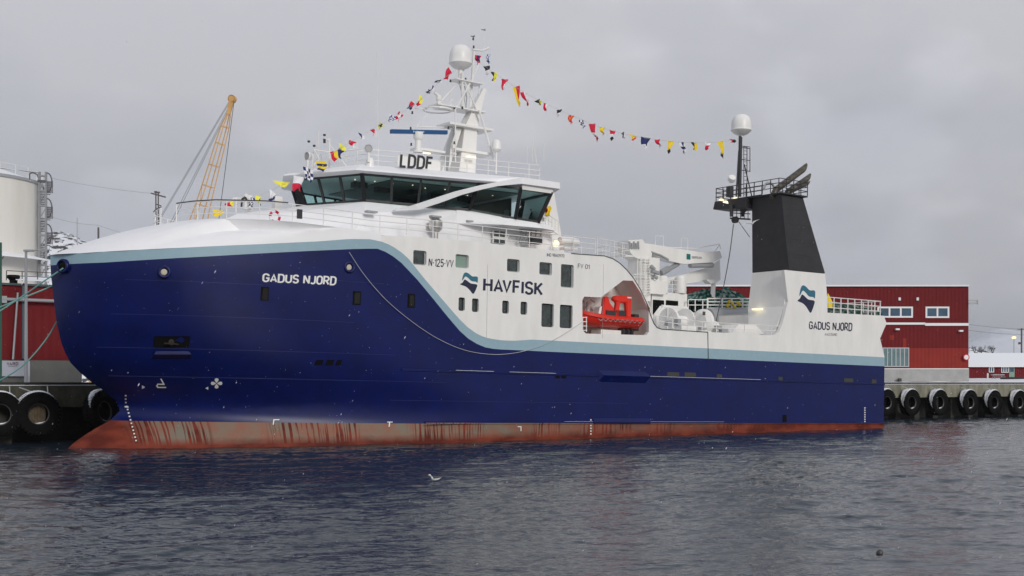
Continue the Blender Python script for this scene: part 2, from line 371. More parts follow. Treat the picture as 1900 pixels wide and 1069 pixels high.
wmb, edge = wb(-1); wmb.build('whaleback', 'snowwhite', ship, smooth='auto')
smb, edge2 = wb(1); smb.build('whaleback', 'snowwhite', ship, smooth='auto')
dk = MB(); e1 = edge+[(18.9, -7.55, 11.93), (38.5, -7.55, 11.93)]; e2 = edge2+[(18.9, 7.55, 11.93), (38.5, 7.55, 11.93)]
for a, b, c, d in zip(e1, e1[1:], e2[1:], e2): dk.add([(p[0], p[1], p[2]-.02) for p in (a, b, c, d)], [(0, 1, 2, 3)])
dk.build('upper_deck', 'snowwhite', ship)
d2 = MB(); d2.box(38.6, 57.6, -7.5, 7.5, 5.9, 6.0); d2.box(38.5, 38.62, -3.9, 7.5, 6, 12.1); d2.box(61.6, 69.3, -7.5, 7.5, 9.1, 9.2); d2.box(57.5, 61.6, -3.9, 7.5, 9.1, 9.2); d2.box(57.5, 57.62, -3.9, 7.5, 6, 9.2); d2.box(69.2, 69.3, -7.5, 7.5, 5, 9.1)
d2.build('working_deck', 'white', ship)
# ---- superstructure
def ring(pts, z): return [(x, y, z if not callable(z) else z(x)) for x, y in pts]
def sym(p): return p+[(x, -y) for x, y in reversed(p) if abs(y) > 1e-6]
low = sym([(9.8, 0), (13.2, -3.2), (17.6, -6.35), (24, -6.4), (34.6, -5.6)])
mid = sym([(12.6, 0), (15.2, -3.2), (18.6, -6.0), (24, -6.3), (34.4, -5.6)])
upp = sym([(17.2, 0), (18.2, -2.2), (19.4, -4.5), (26.5, -6.0), (34.2, -5.2)])
MB().loft([ring(low, 12.2), ring(mid, 13.6), ring(upp, 14.55)]).build('superstructure', 'snowwhite', ship)
# wing block under the wing windows
for sd in (1, -1):
    wing = MB()
    lo = [(25.6, -6.2), (28.6, -7.55), (31.9, -7.7), (33.4, -7.2), (33.4, -5.4), (25.6, -5.4)]
    r0 = [(x, sd*y, 13.55+.012*(x-25)) for x, y in lo]
    r1 = [(25.7, sd*-6.1, 14.5), (29.5, sd*-7.35, 14.08), (31.5, sd*-7.45, 14.02), (33.0, sd*-7.1, 14.0), (33.0, sd*-5.4, 14.0), (25.7, sd*-5.4, 14.5)]
    wing.loft([r0, r1]).build('bridge_wing', 'snowwhite', ship)
aft = MB()
aft.loft([[(33.2, -4.8, 12.0), (35.4, -4.8, 12.0), (35.4, 4.8, 12.0), (33.2, 4.8, 12.0)], [(33.2, -4.8, 14.0), (35.0, -4.8, 14.0), (35.0, 4.8, 14.0), (33.2, 4.8, 14.0)]])
aft.build('aft_casing', 'white', ship)
for sd in (-1, 1): MB().loft([[(34.3, sd*5.1, 12.0), (36.1, sd*5.1, 12.0), (36.1, sd*4.85, 12.0), (34.3, sd*4.85, 12.0)], [(33.9, sd*5.1, 16.9), (34.9, sd*5.1, 16.9), (34.9, sd*4.85, 16.9), (33.9, sd*4.85, 16.9)]]).build('roof_support', 'white', ship)
# wheelhouse window band: facets between sill and head
FB = [(17.45, 0, 14.6), (19.45, -4.45, 14.6), (26.6, -6.35, 14.5), (29.75, -7.35, 14.1), (31.7, -7.4, 14.05), (32.9, -3.4, 14.05)]
FT = [(16.75, 0, 16.35), (19.0, -4.85, 16.35), (26.9, -6.95, 16.35), (29.85, -7.8, 16.25), (32.5, -7.85, 16.2), (33.4, -3.4, 16.35)]
def lerp(a, b, t): return tuple(a[i]+(b[i]-a[i])*t for i in range(3))
def facet(i, n, sd):
    b0, b1, t0, t1 = FB[i], FB[i+1], FT[i], FT[i+1]
    fl = lambda p: (p[0], -sd*p[1] if sd > 0 else p[1], p[2])
    fr = MB(); P = lambda u, v: Vector(fl(lerp(lerp(b0, b1, u), lerp(t0, t1, u), v)))
    for k in range(n+1):
        u = k/n; fr.bar(P(u, 0), P(u, 1), .11 if 0 < k < n else .17, 4)
    fr.bar(P(0, .03), P(1, .03), .09, 4); fr.bar(P(0, .96), P(1, .96), .1, 4)
    f = fr.build('window_frame', 'dark', ship)
    for k in range(n):
        q = [P(k/n, 0), P((k+1)/n, 0), P((k+1)/n, 1), P(k/n, 1)]
        nn = (q[1]-q[0]).cross(q[3]-q[0]).normalized()*.012
        MB().prism(q, nn).build('pane', 'glass', f)
for sd in (-1, 1):
    facet(0, 3, sd); facet(1, 4, sd); facet(2, 1, sd); facet(3, 1, sd); facet(4, 1, sd)
# roof with a sloping brim
br = sym([(15.75, 0), (18.3, -5.3), (26.5, -7.4), (29.7, -8.15), (33.0, -8.2), (34.4, -5.2)])
brt = sym([(15.9, 0), (18.4, -5.15), (26.6, -7.3), (29.8, -8.1), (33.0, -8.15), (34.4, -5.2)])
rt = sym([(18.2, 0), (19.6, -3.8), (26.8, -5.8), (30.0, -6.7), (32.6, -6.8), (34.0, -4.9)])
ir = sym([(16.9, 0), (19.1, -4.7), (26.9, -6.8), (29.8, -7.6), (32.4, -7.7), (33.6, -5.0)])
rf = MB().loft([ring(ir, 16.3), ring(br, lambda x: 16.42 if x < 29 else 16.45), ring(brt, lambda x: 16.56 if x < 29 else 16.9), ring(rt, 17.15)])
roof = rf.build('wheelhouse_roof', 'snowwhite', ship)
# wing head fascia above the wing windows
MB().box(29.85, 32.55, -7.95, -7.87, 16.1, 16.42).build('fascia', 'white', ship)
# inside of the bridge
ins = MB(); ins.loft([ring(sym([(17.6, 0), (19.6, -4.3), (26.6, -6.0), (29.7, -6.9), (31.6, -7.0), (32.7, -3.6)]), 14.02), ring(sym([(17.6, 0), (19.6, -4.3), (26.6, -6.0), (29.7, -6.9), (31.6, -7.0), (32.7, -3.6)]), 14.06)])
ins.box(18.9, 19.6, -2.2, 2.2, 14.1, 14.8); ins.box(21.5, 22.3, -3.2, -2.6, 14.1, 15.0); ins.box(24, 24.7, -1, -.4, 14.1, 15.4); ins.box(26, 27.2, -4.2, -3.6, 14.1, 14.9); ins.box(25.5, 28, 1.8, 2.2, 14.1, 16.3); ins.box(23.5, 24.2, 2, 2.8, 14.1, 15.3); ins.box(29.8, 30.2, -6.0, -5.7, 14.1, 14.9)
ins.box(32.4, 32.5, -3.2, 3.2, 14.1, 16.3)
for k in range(5): ins.box(20+k*2.2, 21+k*2.2, -2.2+.6*(k % 2), -1.6+.6*(k % 2), 15.9, 16.25)
ins.build('bridge_interior', 'dark', ship)
rr_ = random.Random(5)
for k in range(9):
    x_ = 19.5+k*1.35; y_ = -rr_.uniform(1.5, 4.0); MB().box(x_, x_+.07, y_, y_+.07, 16.18, 16.24).build('ceiling_light', 'lampw', ship)
MB().loft([ring([(21.5, -4.2), (31.5, -5.6), (31.5, 5.6), (21.5, 4.2)], 16.22), ring([(21.5, -4.2), (31.5, -5.6), (31.5, 5.6), (21.5, 4.2)], 16.28)]).build('ceiling', mat('grey ceiling panels', (.16, .17, .17), .6), ship)
# curved strut sweeping from the deck over the windows to the wing roof
sw = [(735, 389, -6.6), (770, 380, -7.0), (810, 367, -7.25), (850, 354, -7.5), (890, 344, -7.75), (925, 337, -7.95), (968, 329, -8.15)]
sb_ = [(735, 391, -6.6), (778, 389, -7.0), (818, 376, -7.25), (856, 362, -7.5), (893, 352, -7.75), (925, 345, -7.95), (968, 341, -8.15)]
rg = []
for a, b in zip(sw, sb_):
    p, q = Vector(Y(*a)), Vector(Y(*b)); i_ = Vector((0, .45, 0)); rg.append([p, q, q+i_, p+i_])
MB().loft(rg).build('curved_strut', 'snowwhite', ship)
# door and lockers on the side deck
def panel(px0, py0, px1, py1, y, dep, name, mt, parent=ship, **kw):
    a = Y(px0, py0, y); b = Y(px1, py1, y); return MB().box(min(a[0], b[0]), max(a[0], b[0]), y, y+dep, min(a[2], b[2]), max(a[2], b[2])).build(name, mt, parent, **kw)
dw = panel(915, 427, 939, 453, -6.35, .1, 'door', 'white'); panel(917, 428, 926, 439, -6.38, .02, 'pane', 'pane', dw); panel(928, 429, 937, 440, -6.38, .02, 'pane', 'pane', dw); panel(917, 442, 926, 451, -6.38, .02, 'pane', 'pane', dw); panel(928, 443, 937, 452, -6.38, .02, 'pane', 'pane', dw)
# text
def _arc(cx, cy, rx, ry, a0, a1, n=7): return [(cx+rx*math.cos(math.radians(a0+(a1-a0)*i/n)), cy+ry*math.sin(math.radians(a0+(a1-a0)*i/n))) for i in range(n+1)]
_w, _h = .54, .27
GL = {
 'O': [_arc(_h, .72, _h, .28, 0, 180)+_arc(_h, .28, _h, .28, 180, 360)+[(_w, .72)]],
 'D': [[(0, 0), (0, 1)]+_arc(.24, .70, .30, .30, 90, 0)+_arc(.24, .30, .30, .30, 0, -90)+[(0, 0)]],
 'G': [[(_w, .74)]+_arc(_h, .72, _h, .28, 10, 180)+_arc(_h, .28, _h, .28, 180, 360)+[(_w, .46), (.28, .46)]],
 'C': [_arc(_h, .72, _h, .28, 10, 180)+_arc(_h, .28, _h, .28, 180, 350)],
 'A': [[(0, 0), (.29, 1), (.58, 0)], [(.09, .28), (.49, .28)]],
 'U': [[(0, 1)]+_arc(_h, .28, _h, .28, 180, 360)+[(_w, 1)]],
 'S': [_arc(.26, .745, .25, .255, 15, 230)[:]+_arc(.26, .255, .26, .255, 50, -165)],
 'N': [[(0, 0), (0, 1)], [(0, 1), (.54, 0)], [(.54, 0), (.54, 1)]],
 'J': [[(.42, 1)]+_arc(.20, .24, .22, .24, 0, -150)],
 'R': [[(0, 0), (0, 1)]+_arc(.26, .73, .26, .27, 90, -90)+[(0, .46)], [(.26, .46), (.54, 0)]],
 'P': [[(0, 0), (0, 1)]+_arc(.26, .73, .26, .27, 90, -90)+[(0, .46)]],
 'H': [[(0, 0), (0, 1)], [(.54, 0), (.54, 1)], [(0, .52), (.54, .52)]],
 'V': [[(0, 1), (.28, 0), (.56, 1)]], 'F': [[(0, 0), (0, 1), (.46, 1)], [(0, .53), (.40, .53)]], 'I': [[(0, 0), (0, 1)]],
 'K': [[(0, 0), (0, 1)], [(.52, 1), (.02, .40)], [(.16, .56), (.54, 0)]], 'L': [[(0, 1), (0, 0), (.44, 0)]],
 'E': [[(.46, 1), (0, 1), (0, 0), (.46, 0)], [(0, .53), (.40, .53)]], 'M': [[(0, 0), (0, 1), (.33, .3), (.66, 1), (.66, 0)]], 'T': [[(0, 1), (.5, 1)], [(.25, 1), (.25, 0)]],
 '1': [[(0, .78), (.24, 1), (.24, 0)]], '2': [_arc(.25, .74, .25, .26, 170, -30)+[(0, 0), (.52, 0)]],
 '5': [[(.48, 1), (.06, 1), (.03, .55)]+_arc(.25, .31, .25, .31, 120, -160)], '4': [[(.38, 0), (.38, 1), (0, .28), (.54, .28)]],
 '9': [_arc(.25, .70, .25, .30, 0, 360, 12), [(.50, .70), (.46, .45), (.20, 0)]], '6': [_arc(.25, .30, .25, .30, 0, 360, 12), [(0, .30), (.04, .55), (.30, 1)]],
 '8': [_arc(.25, .76, .22, .24, 0, 360, 12), _arc(.25, .26, .25, .26, 0, 360, 12)], '7': [[(0, 1), (.5, 1), (.16, 0)]], '-': [[(0, .46), (.16, .46)]],
}
GL['0'] = GL['O']
def text_mesh(txt, bold=0., sp=1.):
    """lettering drawn with even strokes, in a 0..1 box."""
    t = .075+bold; v = []; f = []; pen = 0.; ns = 0
    for idx, ch in enumerate(txt.upper()):
        if ch == ' ': pen += .42; continue
        g = GL[ch]; wd = max(p[0] for st in g for p in st)
        for st in g:
            P = [np.array(p, float) for p in st]; n = len(P); closed = np.allclose(P[0], P[-1]); o = len(v); ns += 1
            for i in range(n):
                a = P[i-1] if i else (P[-2] if closed else None); b = P[i+1] if i < n-1 else (P[1] if closed else None); dirs = []
                if a is not None and np.linalg.norm(P[i]-a) > 1e-6: dirs.append((P[i]-a)/np.linalg.norm(P[i]-a))
                if b is not None and np.linalg.norm(b-P[i]) > 1e-6: dirs.append((b-P[i])/np.linalg.norm(b-P[i]))
                d = sum(dirs); L = np.linalg.norm(d); d = d/L if L > .2 else dirs[-1]; nn = np.array((-d[1], d[0])); k = 1/max(.45, abs(float(np.dot(d, dirs[-1]))))
                for sg in (-1, 1): q = P[i]+nn*t*k*sg; v.append((pen+q[0], min(1+t, max(-t, q[1])), ns))
            for i in range(n-1): f.append((o+2*i, o+2*i+2, o+2*i+3, o+2*i+1))
        pen += wd+(.16+2*t)*sp*.72-(.16 if txt[idx:idx+2] in ('AV', 'VA') else 0)
    xs = [p[0] for p in v]; ys = [p[1] for p in v]
    return [((p[0]-min(xs))/(max(xs)-min(xs)), (p[1]-min(ys))/(max(ys)-min(ys)), p[2]) for p in v], f
def side_text(s, q, mt, parent=ship, bold=.01, sp=1., y=-B-.015, name='lettering', hull=False):
    """q: pixel corners tl, bl, br, (tr) on the ship's side."""
    v, f = text_mesh(s, bold, sp)
    if hull: c = [onhull(*p) for p in q]
    else: c = [(Y(*p, y)[0], Y(*p, y)[2]) for p in q]
    (ax, az), (bx, bz), (dx, dz), (ex, ez) = c[0], c[1], c[2], c[3]
    mb = MB(); vs = []
    for u, w, ks in v:
        x = (bx+(dx-bx)*u)*(1-w)+(ax+(ex-ax)*u)*w; z = (bz+(dz-bz)*u)*(1-w)+(az+(ez-az)*u)*w
        vs.append((x, ((-bb(x, z)-.02) if hull else y)-.0015*(ks % 3), z))
    mb.add(vs, f); return mb.build(name, mt, parent)
side_text('HAVFISK', [(897, 515), (896, 541), (1007, 549), (1008, 524)], 'ink', bold=.02, sp=1.)
side_text('N-125-VV', [(796, 479), (795, 494), (841, 497), (842, 482)], 'ink', bold=-.0)
side_text('IMO 9840970', [(1015, 469.5), (1015, 476), (1047, 478), (1047, 472)], 'ink', bold=-.015)
side_text('FV 01', [(1072.5, 489), (1072, 498), (1094, 499.5), (1094, 491)], 'ink', bold=-.015)
side_text('GADUS NJORD', [(1501, 596), (1501, 611), (1581, 615), (1582, 599)], 'ink', bold=.015, sp=1.)
side_text('AALESUND', [(1530.5, 617.5), (1530.5, 622.5), (1553, 623.5), (1553, 618.5)], 'ink', bold=-.03, sp=1.4)
side_text('GADUS NJORD', [(487, 507), (486, 523.5), (623, 530), (625, 513)], 'wpaint', bold=.025, sp=.9, hull=True)
def emblem(x0_, y0_, sx, sy, yy):
    up = [(.10, .40), (.18, .12), (.30, 0), (.48, .04), (.70, .17), (1, .18), (1, .46), (.90, .42), (.66, .40), (.46, .26), (.30, .20), (.18, .34)]
    lo = [(0, .60), (.14, .50), (.24, .36), (.36, .38), (.62, .52), (.97, .56), (.94, .74), (.80, .99), (.70, 1.0), (.52, .82), (.30, .68)]
    for q, mt in ((up, 'teal'), (lo, 'ink')):
        n = []; m_ = len(q)          # smooth the outline
        for i in range(m_):
            a, b, c, d = (np.array(q[(i+k) % m_]) for k in (-1, 0, 1, 2))
            for t in (0, .25, .5, .75): n.append(.5*((2*b)+(-a+c)*t+(2*a-5*b+4*c-d)*t*t+(-a+3*b-3*c+d)*t**3))
        loop = [(Y(x0_+u*sx, y0_+w*sy+u*sx*.06, yy)[0], Y(x0_+u*sx, y0_+w*sy+u*sx*.06, yy)[2]) for u, w in n]
        plate([loop], yy, yy+.008).build('emblem', mt, ship)
emblem(854, 505, 32, 38, -B-.012)
emblem(1480, 529, 32, 49, -B-.012)
# ---- markings and fittings on the blue hull
def hp(px, py, o=.03):
    x, z = onhull(px, py); return Vector((x, -bb(x, z)-o, z))
def hull_quad(pts, name, mt, th=.05, parent=ship, o=.02):
    q = [hp(*p, o) for p in pts]; return MB().prism(q, (0, th, 0)).build(name, mt, parent)
for a, b, c, d in ((484, 499, 532, 558), (655, 670, 540, 566), (757, 770, 545, 571)):
    w = hull_quad([(a, c), (b, c+1), (b-1, d+.5), (a-1, d)], 'shell_window', 'hole', .05, o=.02); hull_quad([(a+3, c+3), (b-2, c+3.5), (b-3, d-2), (a+2, d-2.5)], 'pane', 'paned', .02, w, o=.035)
pk = hull_quad([(286, 624), (353, 624), (350, 645), (284, 645)], 'anchor_pocket', 'hole', .05, o=.02)
MB().loft([[hp(284, 652, .02), hp(348, 652, .02), hp(352, 666, .02), hp(279, 666, .02)], [hp(286, 652, .30), hp(346, 652, .30), hp(350, 658, .45), hp(281, 658, .45)]]).build('lip', 'navy', pk)
an = MB(); c = hp(317, 634, .1); an.lathe([(0, .06), (.16, .03), (.2, -.02)], c+Vector((0, 0, -.05)), (0, -1, 0), 10); an.bar(c+Vector((-.45, 0, -.12)), c+Vector((.45, 0, -.15)), .05); an.build('anchor', mat('rusty brown iron', (.02, .012, .008), .8), pk)
for px, py in ((305, 505), (648, 496)):
    c = hp(px, py, .0); nrm = Vector((-.45 if px < 400 else -.15, -1, .05)).normalized()
    f = MB().lathe([(.22, .0), (.24, .09), (.33, .12), (.38, .06), (.38, -.2)], c, nrm, 20).build('fairlead', 'navy', ship, smooth=True)
    MB().lathe([(.0, .03), (.12, .03), (.19, .0)], c+Vector((-.03, 0, 0)), nrm, 16).build('cap', mat('pale brass cap', (.5, .46, .36), .5), f)
c = hp(116, 494, 0)
MB().lathe([(.30, 0), (.30, .08), (.38, .1), (.44, .02), (.44, -.3)], c, (-.85, -.5, 0), 20).build('fairlead', 'navy', ship, smooth=True)
MB().lathe([(.0, .02), (.30, .02)], c, (-.85, -.5, 0), 20).build('fairlead_hole', 'hole', ship)
for a in (583, 603, 622): hull_quad([(a+4, 668), (a+17-5*(a == 622), 668), (a+14-4*(a == 622), 678), (a, 678)], 'scupper', 'hole', .05)
for a in (1030, 1042): hull_quad([(a, 696), (a+8, 696), (a+8, 702), (a, 702)], 'scupper', 'hole', .05)
for a, b, c, d in ((1238, 1260, 690.5, 698), (1270, 1291, 691, 699), (1330, 1339, 694, 701), (1444, 1452, 699, 706), (1566, 1583, 702, 709), (1617, 1626, 704, 711)):
    hull_quad([(a, c), (b, c+.6), (b, d+.6), (a, d)], 'vent_plate', mat('dark olive vent', (.045, .043, .035), .7), .06)
hull_quad([(1452, 770), (1459, 770), (1459, 784), (1452, 784)], 'discharge_port', 'hole', .05)
bx = MB(); p, q = Y(1110, 687), Y(1197, 699)
bx.prism([(p[0], -B, p[2]), (p[0]+.3, -B-.28, p[2]-.35), (p[0], -B, p[2]-.85)], (q[0]-p[0], 0, 0)); bx.build('fender_box', 'navy', ship)
p, q = Y(1100, 776), Y(1205, 785)
MB().prism([(p[0], -B, p[2]), (p[0], -B-.18, p[2]-.3), (p[0], -B, p[2]-.45)], (q[0]-p[0], 0, 0)).build('fender_box', 'navy', ship)
# rubbing strakes and plate seams
zk = Y(1300, 703)[2]
st_ = MB()
def strake(xa, xb, z, r=.05, out=.0, mb=st_, mi=0, n=5):
    xs = np.linspace(xa, xb, max(2, int((xb-xa)/1.2))); mb.path([(x, -bb(x, z)-out, z) for x in xs], r, n, mi)
strake(20.5, XE, zk, .09); st_.build('rubbing_strake', 'navy', ship)
st_ = MB(); strake(22.5, XE, .10, .07, mb=st_); st_.build('rubbing_strake', 'navy', ship)
sn = MB(); xs0 = Y(1195, 700)[0]; xs1 = Y(1410, 706)[0]
for a, b in ((Y(845, 691)[0], Y(915, 693)[0]), (Y(945, 694)[0], Y(1030, 696)[0]), (xs0, xs1)):
    MB().box(a, b, -B-.075, -B-.01, zk+.07, zk+.088).build('snow_on_strake', 'snow', ship)
MB().box(34, 50, -B-.06, -B-.01, .16, .17).build('snow_on_strake', 'snow', ship)
MB().path([(Y(790, 785)[0], -B-.02, .02), (XE, -B-.02, .02)], .05, 5).build('boot_strake', 'boot', ship)
M['seam'] = mat('worn navy seam', (.03, .04, .15), .3)
for z, a, b in ((8.35, 3.5, 11), (8.9, 12, 19), (6.35, 3, 17), (4.4, 2.6, 20), (2.72, 3.6, 24), (1.5, 20, 40)):
    seam = MB(); xs = np.linspace(a, b, 30)
    for u, w in zip(xs, xs[1:]):
        seam.add([(u, -bb(u, z)-.006, z-.012), (w, -bb(w, z)-.006, z-.012), (w, -bb(w, z)-.012, z+.012), (u, -bb(u, z)-.012, z+.012)], [(0, 1, 2, 3)])
    seam.build('plate_seam', 'seam', ship)

# thruster and bulb marks
def mark(pts_list, mt='wpaint', name='hull_mark', o=.03):
    mb = MB()
    for q in pts_list: mb.add([hp(*p, o) for p in q], [tuple(range(len(q)))])
    return mb.build(name, mt, ship)
mark([[(263, 715), (269, 718.5), (263, 722)]])
mark([[(297, 703), (299, 702.5), (305, 713), (303, 714.5)], [(291, 712), (305, 712), (305, 714.5), (293, 714)], [(293, 711.5), (293, 714.2), (291.5, 717), (289, 716)], [(289, 716), (291.5, 716), (294, 718), (308, 718), (308, 720), (292, 720)]])
mark([[(380.5, 720.5), (386, 717.5), (386, 723.5)]])
w = []
for k in range(4):
    a = k*math.pi/2; pts = []
    for u, v in ((1.2, -.5), (6, -3.6), (9.6, -3.4), (11, 0), (9.6, 3.4), (6, 3.6), (1.2, .5)): pts.append((401.5+(u*math.cos(a)-v*math.sin(a))*.98, 711.5+(u*math.sin(a)+v*math.cos(a))*.88))
    mark([pts])
w = []
for k in range(14):
    y = 733+k*6.4; x = 233+(0 if y < 745 else (y-745)*.27); w.append([(x-1.6, y), (x+1.4, y), (x+1.4, y+2.6), (x-1.6, y+2.6)])
w.append([(231, 753.5), (238, 754), (238, 756.5), (231, 756)])
for k in range(8): w.append([(1603, 756+k*4.2), (1605.4, 756+k*4.2), (1605.4, 758+k*4.2), (1603, 758+k*4.2)])
for k in range(6): w.append([(1094.7, 778+k*5.2), (1097, 778+k*5.2), (1097, 780.5+k*5.2), (1094.7, 780.5+k*5.2)])
w += [[(507, 778), (518, 778), (518, 779.6), (507, 779.6)], [(507, 778), (509, 778), (507.5, 788), (505.5, 788)], [(718, 782.5), (728, 782.5), (728, 784), (718, 784)], [(721.5, 784), (723.5, 784), (722.5, 792), (720.5, 792)], [(960, 791), (967, 791), (967, 800), (965.4, 800), (965.4, 792.6), (960, 792.6)]]
for q_ in w: mark([q_])
# railings -----------------------------------------------------------
def railing(base, h=1.05, step=1.6, nr=3, r=.028, name='railing', mt='white', parent=ship, rp=.032, off=(0, 0, 0)):
    mb = MB()
    for k in range(nr):
        f = (k+1)/nr; mb.path([(x, y, z+h*f) for x, y, z in base], r, 5)
    L = [0]
    for a, b in zip(base, base[1:]): L.append(L[-1]+(Vector(b)-Vector(a)).length)
    n = max(1, round(L[-1]/step))
    for i in range(n+1):
        d = L[-1]*i/n; j = max(k for k in range(len(base)-1) if L[k] <= d+1e-6)
        p = lerp(base[j], base[j+1], (d-L[j])/max(1e-6, L[j+1]-L[j])); mb.bar(p, (p[0], p[1], p[2]+h), rp, 5)
    return mb.build(name, mt, parent, off)
railing([(p[0]+.15, p[1]*.97, p[2]) for p in edge[6:60:3]]+[(22, -7.6, 12.2), (28, -7.6, 12.2), (36.8, -7.6, 12.2)], 1.12, 1.95, 3)
railing([(p[0]+.15, p[1]*.97, p[2]) for p in edge2[2:60:3]]+[(22, 7.6, 12.2), (38, 7.6, 12.2)], 1.12, 1.95, 3)
hr = MB(); hr.path([(p[0]+.15, p[1]*.97-.0, p[2]+1.17) for p in edge[6:38:3]], .045, 6); hr.path([(p[0]+.15, p[1]*.97, p[2]+1.17) for p in edge2[2:20:3]], .045, 6); hr.build('hand_rail', 'dark', ship)
railing([(37.0, -7.6, 12.15), (39.9, -7.6, 12.0), (39.9, -4, 12.0)], 1.25, .8, 3)
railing([(38.5, 7.5, 12.1), (38.5, -4, 12.1)], 1.1, 1.5, 3)
# struts of the rail
for x in (21.0, 25.0, 29.0, 33.0): MB().bar((x, -7.6, 12.9), (x-.35, -7.6, 12.1), .025, 5).build('rail_brace', 'white', ship)
# wheelhouse top rails
railing([(18.6, 0, 17.15), (19.9, -3.6, 17.15), (26.8, -5.5, 17.15), (32.4, -6.6, 17.15), (33.8, -4.8, 17.15), (33.8, 4.8, 17.15), (32.4, 6.6, 17.15), (26.8, 5.5, 17.15), (19.9, 3.6, 17.15), (18.6, 0, 17.15)], 1.1, 1.6, 3, .025)
# call sign board
p0, p1 = Y(738, 281, -5.0), Y(817, 318, -5.0)
sg = MB().box(p0[0], p1[0], -5.0, -4.95, p1[2]-.0, p0[2]-.25).build('call_sign_board', 'white', ship)
side_text('LDDF', [(743, 284), (741, 311), (800, 316), (803, 291)], 'dark', parent=sg, bold=.03, sp=1., y=-5.02)
# small fittings on the side deck
vt = Y(808, 434, -6.9); zf = vt[2]-.3
v = MB(); v.lathe([(.18, 0), (.18, .35), (.42, .6), (.46, .72), (.46, 1.15), (.3, 1.25), (0, 1.27)], (vt[0], -6.9, zf), n=20); v.build('ventilator', 'chrome', ship, smooth='auto')
for px, py, y in ((690, 393, -6.6), (809, 402, -6.45), (874, 411, -6.45)):
    c = Y(px, py, y); MB().box(c[0]-.38, c[0]+.38, y-.1, y+.3, c[2]-.06, c[2]+.06).build('deck_light', 'grey', ship)
rl = Y(1055, 449, -7.0); rc = MB(); rc.lathe([(0, -.85), (.28, -.82), (.34, -.6), (.37, -.05), (.37, .05), (.34, .6), (.28, .82), (0, .85)], (rl[0], -7.0, rl[2]), (1, 0, 0), 20)
rc.box(rl[0]-.6, rl[0]+.6, -7.3, -6.7, rl[2]-.6, rl[2]-.42); rc.build('life_raft_canister', 'white', ship, smooth='auto')
fl = Y(1032, 452, -7.4); MB().lathe([(0, -.12), (.16, -.1), (.24, .0), (.24, .12)], fl, (.3, 1, 0), 16).build('floodlight', 'lampw', ship)
panel(988, 440, 1006, 453, -7.3, .5, 'equipment_box', 'dark')
eq = MB()
for k in range(5):
    a = Y(968+k*9, 424, -6.5); b = Y(966+k*9, 452, -6.5); eq.bar(a, b, .05); 
for k in range(5):
    a = Y(964, 426+k*6, -6.5); b = Y(1006, 428+k*6, -6.5); eq.bar(a, b, .05)
eq.build('mooring_gear_rack', 'grey', ship)
# stair from the wing down to the deck, with its rails
stx = MB(); a, b = Y(1000, 411, -6.6), Y(1036, 434, -6.6)
for dy in (0, .8):
    stx.bar((a[0], a[1]+dy, a[2]), (b[0], b[1]+dy, b[2]), .08, 4); stx.bar((a[0], a[1]+dy, a[2]+.9), (b[0], b[1]+dy, b[2]+.9), .03, 5)
for k in range(7):
    c = lerp(a, b, k/6); stx.box(c[0]-.12, c[0]+.12, c[1], c[1]+.8, c[2]-.02, c[2]+.02); stx.bar(c, (c[0], c[1], c[2]+.9), .025, 5)
stx.build('stair', 'white', ship)
# ---- main mast ------------------------------------------------------
mast = MB()
def Y0(px, py, y=0): return Vector(Y(px, py, y))
def slab(l, hw=.45):  # tapered box column from pixel pairs: list of (pxL, pxR, py)
    return [[Y0(a, p, -hw*k), Y0(b, p, -hw*k), Y0(b, p, hw*k)+Vector((0, 0, 0)), Y0(a, p, -hw*k)+Vector((0, 2*hw*k, 0))] for a, b, p, k in l]
def col(levels, mb, hw):
    rings = []
    for a, b, p, k in levels:
        A, Bp = Y0(a, p), Y0(b, p); z = (A.z+Bp.z)/2; h = hw*k
        rings.append([(A.x, -h, z), (Bp.x, -h, z), (Bp.x, h, z), (A.x, h, z)])
    mb.loft(rings)
col([(842, 872, 322, 1), (855, 878, 240, .75), (875, 889, 200, .5), (895, 901, 165, .2)], mast, .7)
col([(812, 824, 322, 1), (842, 852, 240, .7)], mast, .5)
mroot = mast.build('mast', 'white', ship)
pf = MB()
def platform(pl_, pr_, py, hw, th=.12):
    a, b = Y0(pl_, py), Y0(pr_, py); z = (a.z+b.z)/2; pf.box(a.x, b.x, -hw, hw, z-th, z)
    return a.x, b.x, z
platform(835, 903, 282, .8, .18); platform(822, 903, 236, .9, .16); platform(803, 892, 202, .7, .1); platform(840, 890, 152, .5, .08); platform(768, 840, 280, .5, .16)
pf.lathe([(1.1, 0), (1.1, -.1), (.95, -.1)], Y0(812, 203), n=20)
pf.build('mast_platform', 'white', mroot)
ml = MB()
def lb(pts, r=.05, y=0, mt=None):
    ml.path([Y0(a, b, y) for a, b in pts], r, 6)
lb([(858, 202), (858, 135)], .1, -.3); lb([(872, 202), (880, 90)], .1, .3); lb([(846, 202), (872, 155)], .06, -.6); lb([(885, 205), (862, 152)], .06, -.5); lb([(853, 202), (888, 120)], .06); lb([(866, 200), (852, 155), (862, 125)], .05)
lb([(889, 204), (917, 300)], .09, -.9); lb([(903, 236), (868, 255)], .05); lb([(812, 195), (850, 155)], .06); lb([(770, 201), (842, 206)], .03); lb([(772, 235), (840, 237)], .05); lb([(800, 205), (770, 237)], .02); lb([(845, 202), (845, 300)], .05, -.9); lb([(840, 236), (825, 320)], .05, .8); lb([(889, 152), (889, 182)], .04)
lb([(876, 92), (895, 94), (907, 89)], .07); lb([(880, 90), (878, 68)], .02); lb([(897, 92), (899, 56)], .02); lb([(905, 89), (905, 78)], .02); lb([(880, 95), (876, 150)], .08)
for k in range(9): ml.bar(Y0(864+k*.6, 142+k*7, -.5), Y0(872+k*.6, 143+k*7, -.5), .02, 4)
